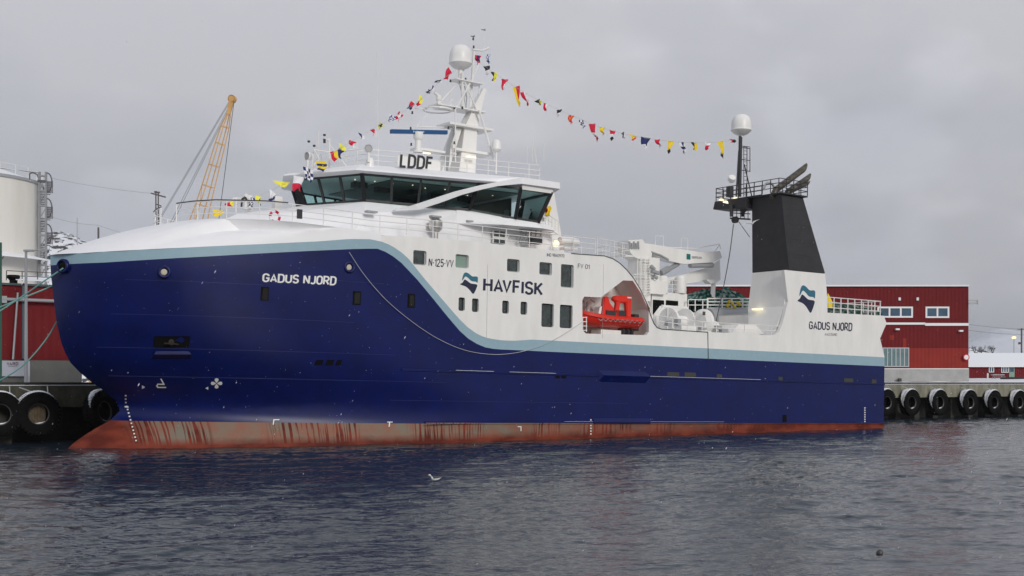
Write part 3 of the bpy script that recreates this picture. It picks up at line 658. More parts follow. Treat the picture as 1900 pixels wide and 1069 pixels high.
lb([(841, 182), (835, 190), (841, 202)], .03); lb([(836, 165), (836, 202)], .04)
ml.build('mast_lattice', 'white', mroot)
cb_ = MB()
for k in range(5): cb_.path([Y0(838+k*2.0, 240, -.55), Y0(829+k*1.6, 270, -.55), Y0(826+k*1.3, 318, -.55)], .035, 5)
cb_.build('mast_cabling', 'grey', mroot); cb_ = MB()
cb_.path([Y0(862, 160, -.3), Y0(866, 180, -.4), Y0(864, 202, -.4)], .04, 5)
cb_.build('mast_cabling', 'grey', mroot)
def radome(c, r, h, parent, name='radome', ped=.3):
    p = [(0, h), (r*.45, h*.965), (r*.75, h*.86), (r*.93, h*.68), (r, h*.45), (r, h*.2), (r*1.04, h*.17), (r*1.04, h*.13), (r*.7, -h*.04), (r*.3, -h*.13), (r*.2, -h*.14), (r*.2, -h*.14-ped)]
    return MB().lathe(p, c, n=28).build(name, 'white', parent, smooth='auto')
c = Y0(854.5, 124); radome((c.x, 0, c.z), .84, 1.62, mroot, ped=.9)
c = Y0(921, 280, -1.5); radome((c.x, -1.5, c.z), .34, .85, mroot, ped=1.6)
# radar scanner
c = Y0(776, 256, -1.6); rd = MB()
rd.lathe([(.0, .5), (.34, .48), (.36, .1), (.3, 0), (.22, -.1), (.22, -.75), (.36, -.8), (.36, -.95)], (c.x, -1.6, c.z-.1), n=16)
rdo = rd.build('radar_pedestal', 'white', mroot, smooth='auto')
a, b = Y0(725, 244, -1.6), Y0(829, 246, -1.6); d = (b-a).normalized(); up = Vector((0, 0, .14)); pr = Vector((0, .12, 0))
bl = MB().loft([[a+up-pr, a-up-pr, a-up+pr, a+up+pr], [b+up-pr, b-up-pr, b-up+pr, b+up+pr]]).build('radar_scanner', 'bar', rdo)
side_text('FURUNO', [(767, 242.8), (767, 246.2), (787, 246.6), (787, 243.2)], 'wpaint', parent=rdo, bold=.01, sp=1.1, y=-1.735)
# second radar on upper platform, small
c = Y0(814, 200, -.3); MB().lathe([(.16, 0), (.16, .5), (.22, .55), (.22, .8), (0, .85)], c, n=12).build('radar_pedestal', 'white', mroot)
MB().bar(Y0(806, 172, -.3), Y0(818, 181, -.3), .12, 6).build('camera_head', 'white', mroot)
# lamps, lights, anemometers
for px, py, y in ((832, 237, -.8), (858, 200, -.8), (843, 200, -.6), (878, 72, 0), (879, 87, 0), (765, 209, 0), (762, 238, 0), (843, 265, -.9), (836, 150, 0), (864, 147, 0), (763, 268, 0)):
    c = Y0(px, py, y); MB().lathe([(0, .11), (.06, .09), (.06, -.06), (.09, -.09), (0, -.1)], c, n=10).build('navigation_light', 'dark', mroot)
for px, py in ((878, 68), (898, 56)):
    c = Y0(px, py); m_ = MB()
    for k in range(3): m_.bar(c, c+Vector((.2*math.cos(k*2.1+.4), .2*math.sin(k*2.1+.4), .04)), .03, 5)
    m_.build('anemometer', 'dark', mroot)
for px, py in ((789, 284.5), (874, 292)):
    c = Y0(px, py, -1.1); MB().box(c.x-.35, c.x+.35, -1.25, -.95, c.z-.05, c.z+.05).build('platform_lamp', 'lamp', mroot)
# monkey island fittings
def wl(pts, r=.03, y=-3): MB().path([Y0(a, b, y) for a, b in pts], r, 6).build('antenna', 'white', ship)
wl([(591, 296), (591, 243)], .02, -1); wl([(582, 278), (602, 313)], .045, -3.2); wl([(582, 278), (578, 315)], .04, -3); wl([(582, 278), (611, 282)], .04, -2.5)
wl([(611, 315), (611, 257)], .07, -2); wl([(611, 268), (645, 312)], .05, -2); wl([(601, 258), (611, 260)], .05, -2); wl([(642, 300), (642, 262)], .03, -2); wl([(662, 302), (662, 262)], .03, -2); wl([(630, 290), (665, 300)], .03, -2); wl([(648, 278), (705, 280)], .03, -2.5)
wl([(702, 300), (699, 95)], .022, -3); wl([(988, 300), (989, 215)], .018, -3); wl([(989, 262), (996, 305)], .03, -3); wl([(1009, 300), (1009, 268)], .02, -3); wl([(978, 303), (978, 272)], .02, -2)
for px, py, y in ((571, 290, -2.4), (684, 276, -4.4)):
    c = Y0(px, py, y); n_ = Vector((-.5, -.85, 0)) if px > 600 else Vector((-.95, -.2, 0))
    s1 = MB().lathe([(0, -.3), (.22, -.26), (.27, -.1), (.28, .08), (.26, .1)], c, n_, 18).build('searchlight', 'white', ship, smooth='auto')
    MB().lathe([(0, .05), (.24, .05)], c, n_, 18).build('glass', 'grey', s1)
    MB().lathe([(.09, -.9), (.09, -.25)], c, (0, 0, 1), 10).build('bracket', 'white', s1)
c = Y0(686, 306, -4.2); MB().lathe([(0, .5), (.18, .46), (.28, .25), (.28, -.35), (0, -.36)], c, n=18).build('compass_housing', 'white', ship, smooth='auto')
for px, py in ((565, 263), (575, 271), (602, 251), (602, 260), (602, 264)):
    c = Y0(px+ (8 if px < 600 else 0), py, -2.4); MB().lathe([(0, .09), (.09, .07), (.09, -.04), (0, -.07)], c, n=10).build('navigation_light', 'dark', ship)
# windlass and gear on foredeck
fd = MB()
for px, py, r in ((438, 378, .05), (462, 375, .25), (456, 372, .15)):
    c = Y0(px, py, 1.0); fd.lathe([(0, .45), (r, .42), (r, -.6), (0, -.6)], c, n=12)
fd.build('windlass', 'white', ship); fd = MB()
a = Y0(432, 386, 1.0); b = Y0(432, 368, 1.0); c_ = Y0(448, 368, 1.0); d_ = Y0(448, 386, 1.0); fd.path([a, b, c_, d_], .05, 5); fd.build('deck_frame', 'white', ship); fd = MB()
c = Y0(513, 380, .5); fd.box(c.x-.2, c.x+.35, .3, .8, c.z-.6, c.z+.55)
fd.build('deck_box', 'white', ship)
f2 = MB(); f2.path([Y0(448, 384, .8), Y0(449, 370, .8), Y0(455, 366, .8), Y0(459, 373, .8)], .07, 6)
for k in range(5): f2.bar(Y0(462, 368+k*4, .5), Y0(469, 368+k*4, .5), .05, 5)
f2.bar(Y0(551, 382, -5), Y0(551, 372, -5), .03); f2.build('windlass_wheel', 'dark', ship)
panel(553, 388, 561, 406, -7.4, .15, 'rail_gate_post', 'dark')
# gradual ramp between foredeck and wheelhouse front
# ---- funnel ---------------------------------------------------------
def fx(px, py, y=-7.7): return Y(px, py, y)[0]
L1 = [(57.45, -7.74), (61.95, -7.74), (61.95, -3.75), (57.45, -3.75)]     # z 12.1
L2 = [(56.85, -7.35), (59.5, -7.35), (59.5, -4.15), (56.85, -4.15)]       # z 18.8
fun = MB().loft([ring(L1, 12.6), ring(L2, 18.75)]).build('funnel', 'black', ship)
lw = MB().loft([[(x, y, 7.2 if i in (0, 3) else 9.3) for i, (x, y) in enumerate([(56.2, -7.3), (61.9, -7.45), (61.9, -4.3), (56.2, -4.6)])], ring([(57.2, -7.49), (62.0, -7.49), (62.0, -3.55), (57.2, -3.55)], 9.6), ring([(57.45, -7.49), (61.95, -7.49), (61.95, -3.75), (57.45, -3.75)], 12.59)])
lw.build('funnel_base', 'white', ship)
bl2 = MB(); bl2.box(57.9, 61.6, -7.50, -7.2, 9.3, 12.1); 
c = X(1407, 574, 57.0)
MB().box(56.75, 57.0, c[1]-.5, c[1]+.5, c[2]-.06, c[2]+.07).build('deck_lamp', 'lamp', ship)
for k in range(4):
    z_ = 13.9+k*1.25; f_ = (z_-12.6)/6.15; MB().box(57.45+(56.85-57.45)*f_-.02, 61.95+(59.5-61.95)*f_, -7.74+.39*f_-.012, -7.70+.39*f_, z_, z_+.03).build('plate_seam', 'dark', fun)
# funnel top platform and cantilevered walkway
tp = MB(); tp.box(56.6, 59.8, -7.6, -3.9, 18.75, 18.87); tp.loft([[(56.3, -4.0, 17.9), (58.2, -4.0, 17.9), (58.2, -.2, 18.2), (56.3, -.2, 18.2)], [(56.3, -4.0, 18.85), (58.2, -4.0, 18.85), (58.2, -.4, 18.85), (56.3, -.4, 18.85)]])
tp.build('top_platform', 'black', fun)
railing([(59.8, -4, 18.87), (59.8, -7.6, 18.87), (56.4, -7.6, 18.87), (56.4, -.4, 18.87), (58.2, -.4, 18.87), (58.2, -4, 18.87)], 1.1, .9, 3, .035, 'platform_railing', 'dark', fun, .04)
ex = MB()
for y, a, b in ((-6.4, (1440, 352), (1493, 312)), (-5.2, (1462, 356), (1500, 330)), (-4.6, (1464, 358), (1500, 340))):
    p, q = Y0(*a, y), Y0(*b, y); r = .27 if y < -5.5 else (.25 if y < -5 else .14)
    dd = (q-p).normalized(); u = Vector((0, 1, 0)); k = dd.cross(u).normalized(); vs = []
    n = 16
    for cc, sl_ in ((p, 0), (q, .9)):
        for i in range(n):
            an_ = 2*math.pi*i/n; vd = k*math.cos(an_)+u*math.sin(an_); vs.append(cc+vd*r+dd*(vd.z*r*1.9*sl_))
    ex.add(vs, [(i, (i+1) % n, n+(i+1) % n, n+i) for i in range(n)])
    ex.bar(p, p-dd*.6+Vector((0, 0, -.4)), r*.95, 12)
ex.build('exhaust_pipe', 'exhaust', fun, smooth='auto')
lp_ = MB(); t_ = [Y0(1427+9*math.cos(a), 350+ -9*math.sin(a)*1.2, -6) for a in np.linspace(-.3, math.pi+.3, 12)]; lp_.path(t_, .1, 8); lp_.build('vent_pipe', 'grey', fun)
pm = MB(); a = Y0(1372, 365, -2.2); b = Y0(1374, 253, -2.2); pm.bar(a, b, .16, 10); pm.bar(Y0(1366, 365, -2.2), Y0(1371, 280, -2.2), .07, 6)
for px in (1380, 1386): pm.bar(Y0(px, 365, -2.2), Y0(px, 272, -2.2), .03, 5)
for k in range(14): pm.bar(Y0(1380, 273+k*6.8, -2.2), Y0(1386, 273.5+k*6.8, -2.2), .025, 4)
for py in (272, 275, 297, 317): pm.bar(Y0(1377, py-1, -2.2), Y0(1392, py+1, -2.2), .035, 5)
pm.bar(Y0(1386, 272, -2.2), Y0(1386, 318, -2.2), .035); pm.bar(Y0(1391.5, 275, -2.2), Y0(1391.5, 319, -2.2), .035); pm.bar(Y0(1395, 365, -2.2), Y0(1381, 305, -2.2), .05)
pmo = pm.build('aft_mast', 'dark', fun)
c = Y0(1375, 247, -2.2); radome((c.x, -2.2, c.z), .86, 1.6, pmo, 'radome', .15)
c = Y0(1357, 334, -3); MB().lathe([(0, .35), (.3, .32), (.34, 0), (.25, -.12)], c, (-.3, -.6, .5), 16).build('searchlight', 'white', fun, smooth='auto')
panel(1354, 345, 1361, 366, -3.2, .4, 'searchlight_post', 'dark', fun)
for px, py in ((1339, 371), (1347, 375), (1365, 368), (1374, 373)):
    c = Y0(px, py, -1.8); MB().lathe([(0, .12), (.12, .1), (.26, -.08), (0, -.08)], c, (0, -.3, 1), 12).build('work_light', 'lamp', fun)
hb = MB(); 
for px in (1357, 1378): hb.bar(Y0(px, 380, -2.5), Y0(px, 402, -2.5), .14)
hb.path([Y0(1355, 405, -2.5), Y0(1392, 407, -2.5)], .07); hb.path([Y0(1355, 395, -2.5), Y0(1392, 397, -2.5)], .04)
hb.bar(Y0(1392, 380, -4), Y0(1378, 395, -3), .15)
for k in range(5): hb.bar(Y0(1360+k*7, 385, -2.5), Y0(1360+k*7, 406, -2.5), .03)
c = Y0(1364, 408, -2.5); hb.lathe([(0, -.2), (.28, -.18), (.28, .18), (0, .2)], c, (0, 1, 0), 14); hb.build('hanging_block', 'dark', fun)
# ---- after deck -------------------------------------------------------
railing([(57.2, -7.6, 7.15), (48, -7.6, 7.05), (43, -7.6, 7.3)], .8, 1.6, 2)
railing([(62.4, -7.6, 9.35), (69.6, -7.6, 9.4), (69.6, 7, 9.4)], 1.3, .9, 3, .04, rp=.05)
dh = MB(); a = Y(1209, 600, 1.5); b = Y(1275, 546, 1.5); dh.box(a[0], b[0], 1.5, 5, 6, b[2]); dho = dh.build('deckhouse', 'white', ship)
panel(1212, 556, 1232, 585, 1.45, .04, 'pane', 'hole', dho); panel(1236, 557, 1258, 585, 1.45, .04, 'pane', 'hole', dho)
za = Y(1275, 546, 1.5)[2]; railing([(a[0], 1.6, za), (b[0], 1.6, za), (b[0], 4.8, za)], 1.1, .8, 3)
# slatted guard
gd = MB()
for k in range(9): gd.path([Y0(1214+k*3.2, 612, -1.5), Y0(1214+k*3.2, 585, -1.5), Y0(1226+k*6, 569, -1.5)], .09, 5)
gd.path([Y0(1228, 568, -1.5), Y0(1275, 572, -1.5)], .12, 5); gd.path([Y0(1214, 585, -1.5), Y0(1242, 585, -1.5)], .08, 5); gd.build('slatted_guard', 'white', ship)
# twin drum winch
def winch(cx, y0w, y1w, z, r, nm='net_winch'):
    w = MB(); w.lathe([(0, y0w), (r, y0w), (r, y0w+.12), (r*.4, y0w+.14), (r*.4, y1w-.14), (r, y1w-.12), (r, y1w), (0, y1w)], (cx, 0, z), (0, 1, 0), 28); return w
wa = Y0(1252, 597, -4.2); wb_ = Y0(1296, 598, -4.2)
w = MB(); w.lathe([(0, -.1), (1.0, -.08), (1.05, .05), (.45, .12), (.45, 1.9), (1.05, 1.95), (1.05, 2.1), (0, 2.12)], (wa.x+.1, -3.4, wa.z+.15), (1, .12, 0), 28)
for k in range(8):
    a_k = k*math.pi/4; w.bar((wa.x-.0, -3.4, wa.z+.15), (wa.x-.0, -3.4+math.cos(a_k)*1.0, wa.z+.15+math.sin(a_k)*1.0), .06, 4)
w.build('net_winch', 'white', ship, smooth='auto')
w = MB(); w.lathe([(0, 0), (.7, .02), (1.05, .3), (1.05, .6), (.8, .8), (0, .95)], (wb_.x-.3, -4.6, wb_.z), (1, .1, 0), 28); w.box(wb_.x-.3, wb_.x+1.2, -5.2, -3.6, 6, wb_.z)
w.lathe([(0, 0), (.7, .02), (.7, .6), (0, .62)], (wb_.x+1.2, -4.2, wb_.z-.5), (1, .1, 0), 20); w.box(wa.x-1.2, wa.x+.4, -6.2, -5.4, 6.6, 7.6); w.box(wa.x+.7, wa.x+1.8, -6.4, -5.8, 6.6, 7.3)
w.build('winch_gearbox', 'white', ship, smooth='auto')
hc_ = MB(); q0 = Y0(1304, 578, -5.3); hc_.box(q0.x, q0.x+.28, -5.32, -5.27, q0.z-.3, q0.z); hc_.build('warning_plate', 'exhaust', ship)
vb_ = MB()
for px, py, w_, h__ in ((1238, 596, .5, .35), (1256, 592, .35, .5), (1330, 604, .5, .3), (1300, 607, .6, .2), (1338, 610, .7, .3)):
    q = Y0(px, py, -5.8); MB().box(q.x, q.x+w_, -5.9, -5.5, q.z-h__, q.z).build('winch_fitting', 'grey', ship)
# white cowl in front of the funnel
cw = MB(); a, b, c_, d_ = Y(1352, 620, -6), Y(1365, 602, -6), Y(1396, 602, -6), Y(1412, 620, -6)
cw.prism([(p[0], -6.3, p[2]) for p in (a, b, c_, d_)], (0, 2, 0)); cw.build('hatch_cowl', 'white', ship)
# big horizontal cylinder and net pen
cy = MB(); a, b = Y0(1312, 591, 1.0), Y0(1398, 591, 1.0); cy.lathe([(0, 0), (.9, .02), (.9, (b-a).length), (0, (b-a).length)], a, b-a, 24); cy.build('net_roller', 'grey', ship, smooth='auto')
pn = MB(); za0, za1 = Y0(1320, 578, 1.0), Y0(1398, 578, 1.0)
for k, py in enumerate((554, 560, 566, 572, 578)): pn.bar(Y0(1313, py, 1.0), Y0(1398, py, 1.0), .07, 4)
for px in (1313, 1340, 1358, 1378): pn.bar(Y0(px, 553, 1.0), Y0(px, 579, 1.0), .1, 4)
for px in (1277, 1290, 1304): pn.bar(Y0(px, 556, 1.0), Y0(px, 578, 1.0), .06, 4)
for py in (556, 566): pn.bar(Y0(1277, py, 1.0), Y0(1313, py, 1.0), .05, 4)
a, b = Y(1275, 579, 1.3), Y(1400, 579, 1.3); pn.box(a[0], b[0]+2, 1.2, 6, a[2]-.1, a[2]); pn.box(a[0], b[0]+2, 5.9, 6, 6, a[2]-.1)
pn.build('net_pen', 'white', ship)
# ---- deck crane --------------------------------------------------------
YC = 2.0
def cq(px, py, y=YC): return Y0(px, py, y)
cr_ = MB()
def colm(l, r, t, b, hw, mb, y=YC):
    a, c = cq(l, t, y), cq(r, b, y); mb.box(a.x, c.x, y-hw, y+hw, c.z, a.z)
colm(1174, 1198, 474, 560, .6, cr_); colm(1192, 1222, 520, 548, .9, cr_); colm(1198, 1216, 478, 522, .5, cr_)
cr0 = cr_.build('deck_crane', 'white', ship)
h = MB(); h.prism([cq(*p, YC-.7) for p in ((1166, 446), (1192, 444), (1210, 470), (1206, 492), (1176, 476), (1168, 466))], (0, 1.4, 0)); h.build('crane_head', 'white', cr0)
bm_ = MB(); bm_.prism([cq(*p, YC-.45) for p in ((1196, 452), (1230, 458), (1262, 462), (1300, 468), (1336, 466), (1340, 478), (1322, 487), (1270, 490), (1245, 485), (1208, 470))], (0, .9, 0)); bmo = bm_.build('crane_boom', 'white', cr0)
sp_ = MB(); a, b = cq(1274, 471, YC-.46), cq(1281, 482, YC-.46); sp_.box(a.x, b.x, YC-.47, YC-.455, b.z, a.z); sp_.build('boom_badge', mat('green badge paint', (.0, .16, .15), .5), cr0)
side_text('DCRTS-CM', [(1284, 475.5), (1284, 479.5), (1302, 480.5), (1302, 476.5)], 'dark', parent=cr0, bold=.0, y=YC-.475, name='boom_lettering')
jb = MB(); jb.prism([cq(*p, YC+.6) for p in ((1336, 480), (1337, 520), (1316, 520), (1270, 527), (1212, 527), (1212, 520), (1260, 512), (1318, 495))], (0, .6, 0)); jb.build('crane_jib', 'white', cr0)
hy = MB(); hy.bar(cq(1226, 508), cq(1258, 490), .2, 8); hy.bar(cq(1280, 493, YC-.2), cq(1322, 492, YC-.2), .22, 10); hy.bar(cq(1226, 507), cq(1240, 499), .28, 8); hy.build('hydraulic_ram', 'grey', cr0)
rst = MB(); rst.bar(cq(1324, 521), cq(1322, 560), .22, 8); rst.prism([cq(*p, YC-.3) for p in ((1311, 519), (1336, 519), (1328, 526), (1318, 526))], (0, .6, 0)); rst.build('boom_rest', 'white', cr0)
lad = MB()
for px in (1189, 1197, 1206): lad.bar(cq(px, 478, YC-.9), cq(px, 546, YC-.9), .05, 5)
for k in range(14): lad.bar(cq(1189, 480+k*5, YC-.9), cq(1206, 481+k*5, YC-.9), .04, 4)
for py in (509, 514): lad.bar(cq(1175, py, YC-.9), cq(1200, py, YC-.9), .04, 4)
lad.path([cq(1155, 475, YC-.6), cq(1190, 476, YC-.6)], .09, 5); lad.path([cq(1154, 466, YC-.8), cq(1154, 475, YC-.8)], .03); lad.path([cq(1154, 466, YC-.8), cq(1170, 464, YC-.8)], .03)
for px, w, py in ((1216, 15, 438), (1264, 12, 442)): lad.path([cq(px, py+18), cq(px, py), cq(px+w, py), cq(px+w, py+22)], .025, 5)
lad.path([cq(1198, 452), cq(1240, 459), cq(1290, 461), cq(1335, 453), cq(1337, 462)], .035, 5); lad.path([cq(1336, 453), cq(1326, 467)], .04, 5)
lad.build('crane_ladder', 'white', cr0)
dt = MB()
for k in range(5): MB().bar(cq(1168+k*4, 448+ (k % 2)*3, YC-.75), cq(1169+k*4, 462, YC-.75), .08, 5).build('hydraulic_valve', 'grey', cr0)
for p in ((1208, 494, 1214, 500), (1209, 503, 1222, 507), (1213, 512, 1219, 516)): MB().bar(cq(p[0], p[1], YC-1.1), cq(p[2], p[3], YC-1.1), .18, 6).build('hydraulic_motor', 'grey', cr0)
dt.path([cq(1209, 468, YC-.5), cq(1226, 474, YC-.5), cq(1240, 482, YC-.5)], .1, 5)
dt.build('hydraulic_hose', 'grey', cr0)
tk = MB()
for px in (1202, 1229, 1262): c = cq(px, 545, YC-.3); tk.lathe([(0, .0), (.45, .02), (.5, .4), (.5, 1.3), (.35, 1.5), (0, 1.55)], c, n=16)
tk.build('air_tank', 'white', ship, smooth='auto')
# ---- rescue boat ---------------------------------------------------------
YB = -6.9
c0 = Y(1130, 605, YB); rb = empty('rescue_boat', 'orange red rescue boat with twin arches in the bay of the trawler', 'rescue boat', ship_at=c0)
def yb(px, py, y=YB): return Vector(Y(px, py, y))
secs = []
zg, zk_ = yb(1130, 587).z, yb(1130, 609).z
xa, xb = yb(1066, 600).x, yb(1176, 600).x
hu = MB(); rings_ = []
for i in range(15):
    t = i/14; x = xa+(xb-xa)*t; w = 1.05*(1-(1-min(1, t/.55))**2.3)**.6 if t < .55 else 1.05
    rise = .55*(1-min(1, t/.4))**2; zt = zg+.35*(1-min(1, t/.6))**2; zk2 = zk_+rise
    r_ = [(x, YB-w*.0, zk2)]
    for u, v in ((-.45, .05), (-.85, .35), (-.97, .62), (-1.12, .64), (-1.12, .86), (-1.0, .88), (-.8, 1.0), (.8, 1.0), (1.0, .88), (1.12, .86), (1.12, .64), (.97, .62), (.85, .35), (.45, .05)): r_.append((x, YB+u*w, zk2+(zt-zk2)*v))
    rings_.append(r_)
hu.loft(rings_); hb_ = hu.build('hull', 'orange', rb, c0, smooth='auto')
gp = MB()
for k in range(9):
    a = lerp((xa+1.2, YB-1.2, zg-.28), (xb-.3, YB-1.2, zg-.28), k/9); b = lerp((xa+1.2, YB-1.2, zg-.28), (xb-.3, YB-1.2, zg-.28), (k+1)/9)
    m_ = lerp(a, b, .5); gp.path([a, (m_[0], m_[1], m_[2]-.2), b], .016, 5)
gp.build('grab_line', 'cord', rb, c0)
ar = MB()
ar.prism([yb(*p, YB-.25) for p in ((1141, 588), (1146, 561), (1139, 557), (1140, 551), (1144, 548), (1173, 550), (1172, 590), (1164, 590), (1163, 562), (1152, 562), (1149, 590))], (0, .42, 0))
ar = ar.build('arch', 'orange', rb, c0); ar.modifiers.new('bevel', 'BEVEL').width = .09
a2 = MB(); a2.prism([yb(*p, YB-.2) for p in ((1118, 589), (1122, 553), (1126, 549), (1130, 551), (1133, 562), (1140, 572), (1142, 590))], (0, .4, 0)); a2 = a2.build('lifting_post', 'orange', rb, c0); a2.modifiers.new('bevel', 'BEVEL').width = .08
a2 = MB(); q = yb(1130, 588); a2.box(q.x-.5, q.x+.4, YB-.3, YB+.3, q.z-.1, q.z+.45); a2.box(q.x+.5, q.x+1.4, YB-.25, YB+.25, q.z-.1, q.z+.5); a2.build('seat', 'dark', rb, c0)
a2 = MB(); q = yb(1175, 592); a2.box(q.x-.1, q.x+.35, YB-.25, YB+.25, q.z-.9, q.z+.35); a2.build('outboard_engine', 'dark', rb, c0)
a3 = MB(); a3.prism([yb(*p, YB-.35) for p in ((1110, 583), (1113, 570), (1117, 568), (1115, 584))], (0, .6, 0)); a3.build('windscreen', 'white', rb, c0)
a, b = yb(1164, 551, YB-.26), yb(1172, 554, YB-.26); MB().box(a.x, b.x, YB-.27, YB-.255, b.z, a.z).build('label_plate', 'wpaint', rb, c0)
cr2 = MB(); a, b = yb(1110, 609, -6.9), yb(1148, 619, -6.9); cr2.box(a.x, b.x, -7.2, -6.1, b.z-.2, a.z-.1)
crd = lone(cr2, 'boat_cradle', 'white', 'low white cradle under the orange rescue boat', 'cradle', ship_at=(a.x, -6.9, b.z))
wm = MB(); c = Y(1159, 616, -7.1)
for dx in (-.35, .1, .5): wm.lathe([(0, -.12), (.3, -.12), (.34, 0), (.3, .12), (0, .12)], (c[0]+dx, -7.1, c[2]), (1, .4, 0), 14)
lone(wm, 'boat_davit_winch', 'dark', 'small black winch with drums beside the rescue boat cradle', 'winch', ship_at=c)
dv = MB(); dv.path([Y0(1083, 560, -6), Y0(1094, 553, -6), Y0(1104, 560, -6)], .12, 6); dv.bar(Y0(1090, 556, -5.5), Y0(1092, 590, -5.5), .12); dv.bar(Y0(1118, 548, -5), Y0(1098, 575, -5), .15, 6)
dv.build('boat_davit', 'white', ship)
ld = MB()
for px in (1081, 1088): ld.bar(Y0(px, 588, -7.6), Y0(px, 616, -7.6), .04, 5)
for k in range(4): ld.bar(Y0(1081, 589+k*8, -7.6), Y0(1089, 589+k*8, -7.6), .04, 4)
ld.build('bay_ladder', 'white', ship)
#MORE#
# ================================================================== SETTING
def water_mat():
    m = bpy.data.materials.new('harbour water'); m.use_nodes = True; t = m.node_tree; b = t.nodes['Principled BSDF']
    b.inputs['Base Color'].default_value = (.017, .027, .040, 1); b.inputs['Roughness'].default_value = .09; b.inputs['IOR'].default_value = 1.33
    tc = N(t, 'ShaderNodeTexCoord'); last = None; nsum = None
    for sc, st, amp, det in ((5.0, (.7, 1.3, 1), .028, 3),):
        mp = N(t, 'ShaderNodeMapping'); mp.inputs['Scale'].default_value = st; mp.inputs['Rotation'].default_value = (0, 0, .2); t.links.new(tc.outputs['Object'], mp.inputs[0])
        n = N(t, 'ShaderNodeTexNoise'); n.inputs['Scale'].default_value = sc; n.inputs['Detail'].default_value = det; t.links.new(mp.outputs[0], n.inputs[0])
        k = N(t, 'ShaderNodeMath', operation='MULTIPLY'); k.inputs[1].default_value = amp; t.links.new(n.outputs['Fac'], k.inputs[0])
        if nsum is None: nsum = k.outputs[0]
        else:
            a = N(t, 'ShaderNodeMath', operation='ADD'); t.links.new(nsum, a.inputs[0]); t.links.new(k.outputs[0], a.inputs[1]); nsum = a.outputs[0]
    u = N(t, 'ShaderNodeBump'); u.inputs['Strength'].default_value = 1; u.inputs['Distance'].default_value = 1.0
    t.links.new(nsum, u.inputs['Height']); t.links.new(u.outputs[0], b.inputs['Normal'])
    return m
M['water'] = water_mat()
def water_grid():
    ny, nx = 760, 620; yy = 22*np.exp(np.linspace(0, math.log(175/22), ny)); tt = np.linspace(-.56, .56, nx)
    Xg = tt[None, :]*yy[:, None]; Yg = np.repeat(yy[:, None], nx, 1); Zg = np.zeros_like(Xg); rs = np.random.RandomState(4)
    Xd = Xg+.25*np.sin(Yg*.7+Xg*.3); Yd = Yg+.35*np.sin(Xg*.45+1)+.2*np.sin(Xg*1.3+Yg*.5)
    for k in range(86):
        lam = .26*math.exp(rs.rand()**1.35*math.log(4.2/.26)); th = math.pi/2+.25+rs.randn()*.50; kk = 2*math.pi/lam; slope = .0245*(lam/.9)**(-.30)
        Zg += slope/kk*np.sin(kk*(Xd*math.cos(th)+Yd*math.sin(th))+rs.rand()*6.283)*1.25
    patch = .72+.28*np.sin(Xg*.11+.8*np.sin(Yg*.07))*np.sin(Yg*.13+1.+.5*np.sin(Xg*.09)); Zg *= patch
    e_ = np.minimum(1, np.minimum(np.arange(nx), nx-1-np.arange(nx))/12.)[None, :]*np.minimum(1, np.minimum(np.arange(ny), ny-1-np.arange(ny))/8.)[:, None]; Zg *= e_
    me = bpy.data.meshes.new('water'); v = np.stack([Xg, Yg, Zg], -1).reshape(-1, 3)
    x0_, x1_, y0_, y1_ = -.56, .56, 22., 175.; n0 = len(v)
    ext = np.array([[x0_*y0_-400, -100, 0], [x1_*y0_+400, -100, 0], [3000, 6000, 0], [-3000, 6000, 0], [x0_*y0_, y0_, 0], [x1_*y0_, y0_, 0], [x1_*y1_, y1_, 0], [x0_*y1_, y1_, 0]], float)
    v = np.vstack([v, ext]); ii = np.arange(ny-1)[:, None]*nx+np.arange(nx-1)[None, :]; q = np.stack([ii, ii+1, ii+nx+1, ii+nx], -1).reshape(-1, 4)
    q = np.vstack([q, [[n0, n0+1, n0+5, n0+4], [n0+1, n0+2, n0+6, n0+5], [n0+2, n0+3, n0+7, n0+6], [n0+3, n0, n0+4, n0+7]]])
    me.vertices.add(len(v)); me.vertices.foreach_set('co', v.ravel()); me.loops.add(q.size); me.loops.foreach_set('vertex_index', q.ravel().astype(np.int32)); me.polygons.add(len(q)); me.polygons.foreach_set('loop_start', np.arange(0, q.size, 4, dtype=np.int32)); me.polygons.foreach_set('loop_total', np.full(len(q), 4, dtype=np.int32))
    me.polygons.foreach_set('use_smooth', [True]*len(q)); me.update(calc_edges=True); me.validate(); me.materials.append(M['water'])
    o = bpy.data.objects.new('water', me); COL.objects.link(o); o['kind'] = 'structure'
water_grid()
M['ground'] = mat('snowy yard', (.62, .64, .67), .85, col2=(.80, .82, .85), vscale=.15, bump=.1, bscale=.8)
gq = [Q(-600, 9.9, 3.86), Q(900, 9.9, 3.86), Q(3600, 3000, 3.86), Q(-3600, 3000, 3.86)]
struct(MB().add(gq, [(0, 1, 2, 3)]), 'ground', 'ground')
M['concrete'] = mat('stained quay concrete', (.15, .145, .105), .85, col2=(.27, .255, .20), vscale=1.3, bump=.03, bscale=3, stretch=(1, 1, .35))
M['wetdark'] = mat('wet dark timber', (.012, .012, .011), .6, var=.5, vscale=3)
M['piles'] = mat('weathered pile concrete', (.04, .04, .032), .7, var=.5, vscale=2)
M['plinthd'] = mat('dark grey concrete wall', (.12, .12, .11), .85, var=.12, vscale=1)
M['mottled'] = mat('dark mossy quay concrete', (.03, .03, .02), .85, col2=(.09, .085, .06), vscale=1.1, bump=.03, bscale=3, stretch=(1, 1, .5))  # darker, mottled tone for the quay beam towards the bow
M['plinth'] = mat('grey concrete wall', (.36, .36, .35), .85, var=.12, vscale=1)
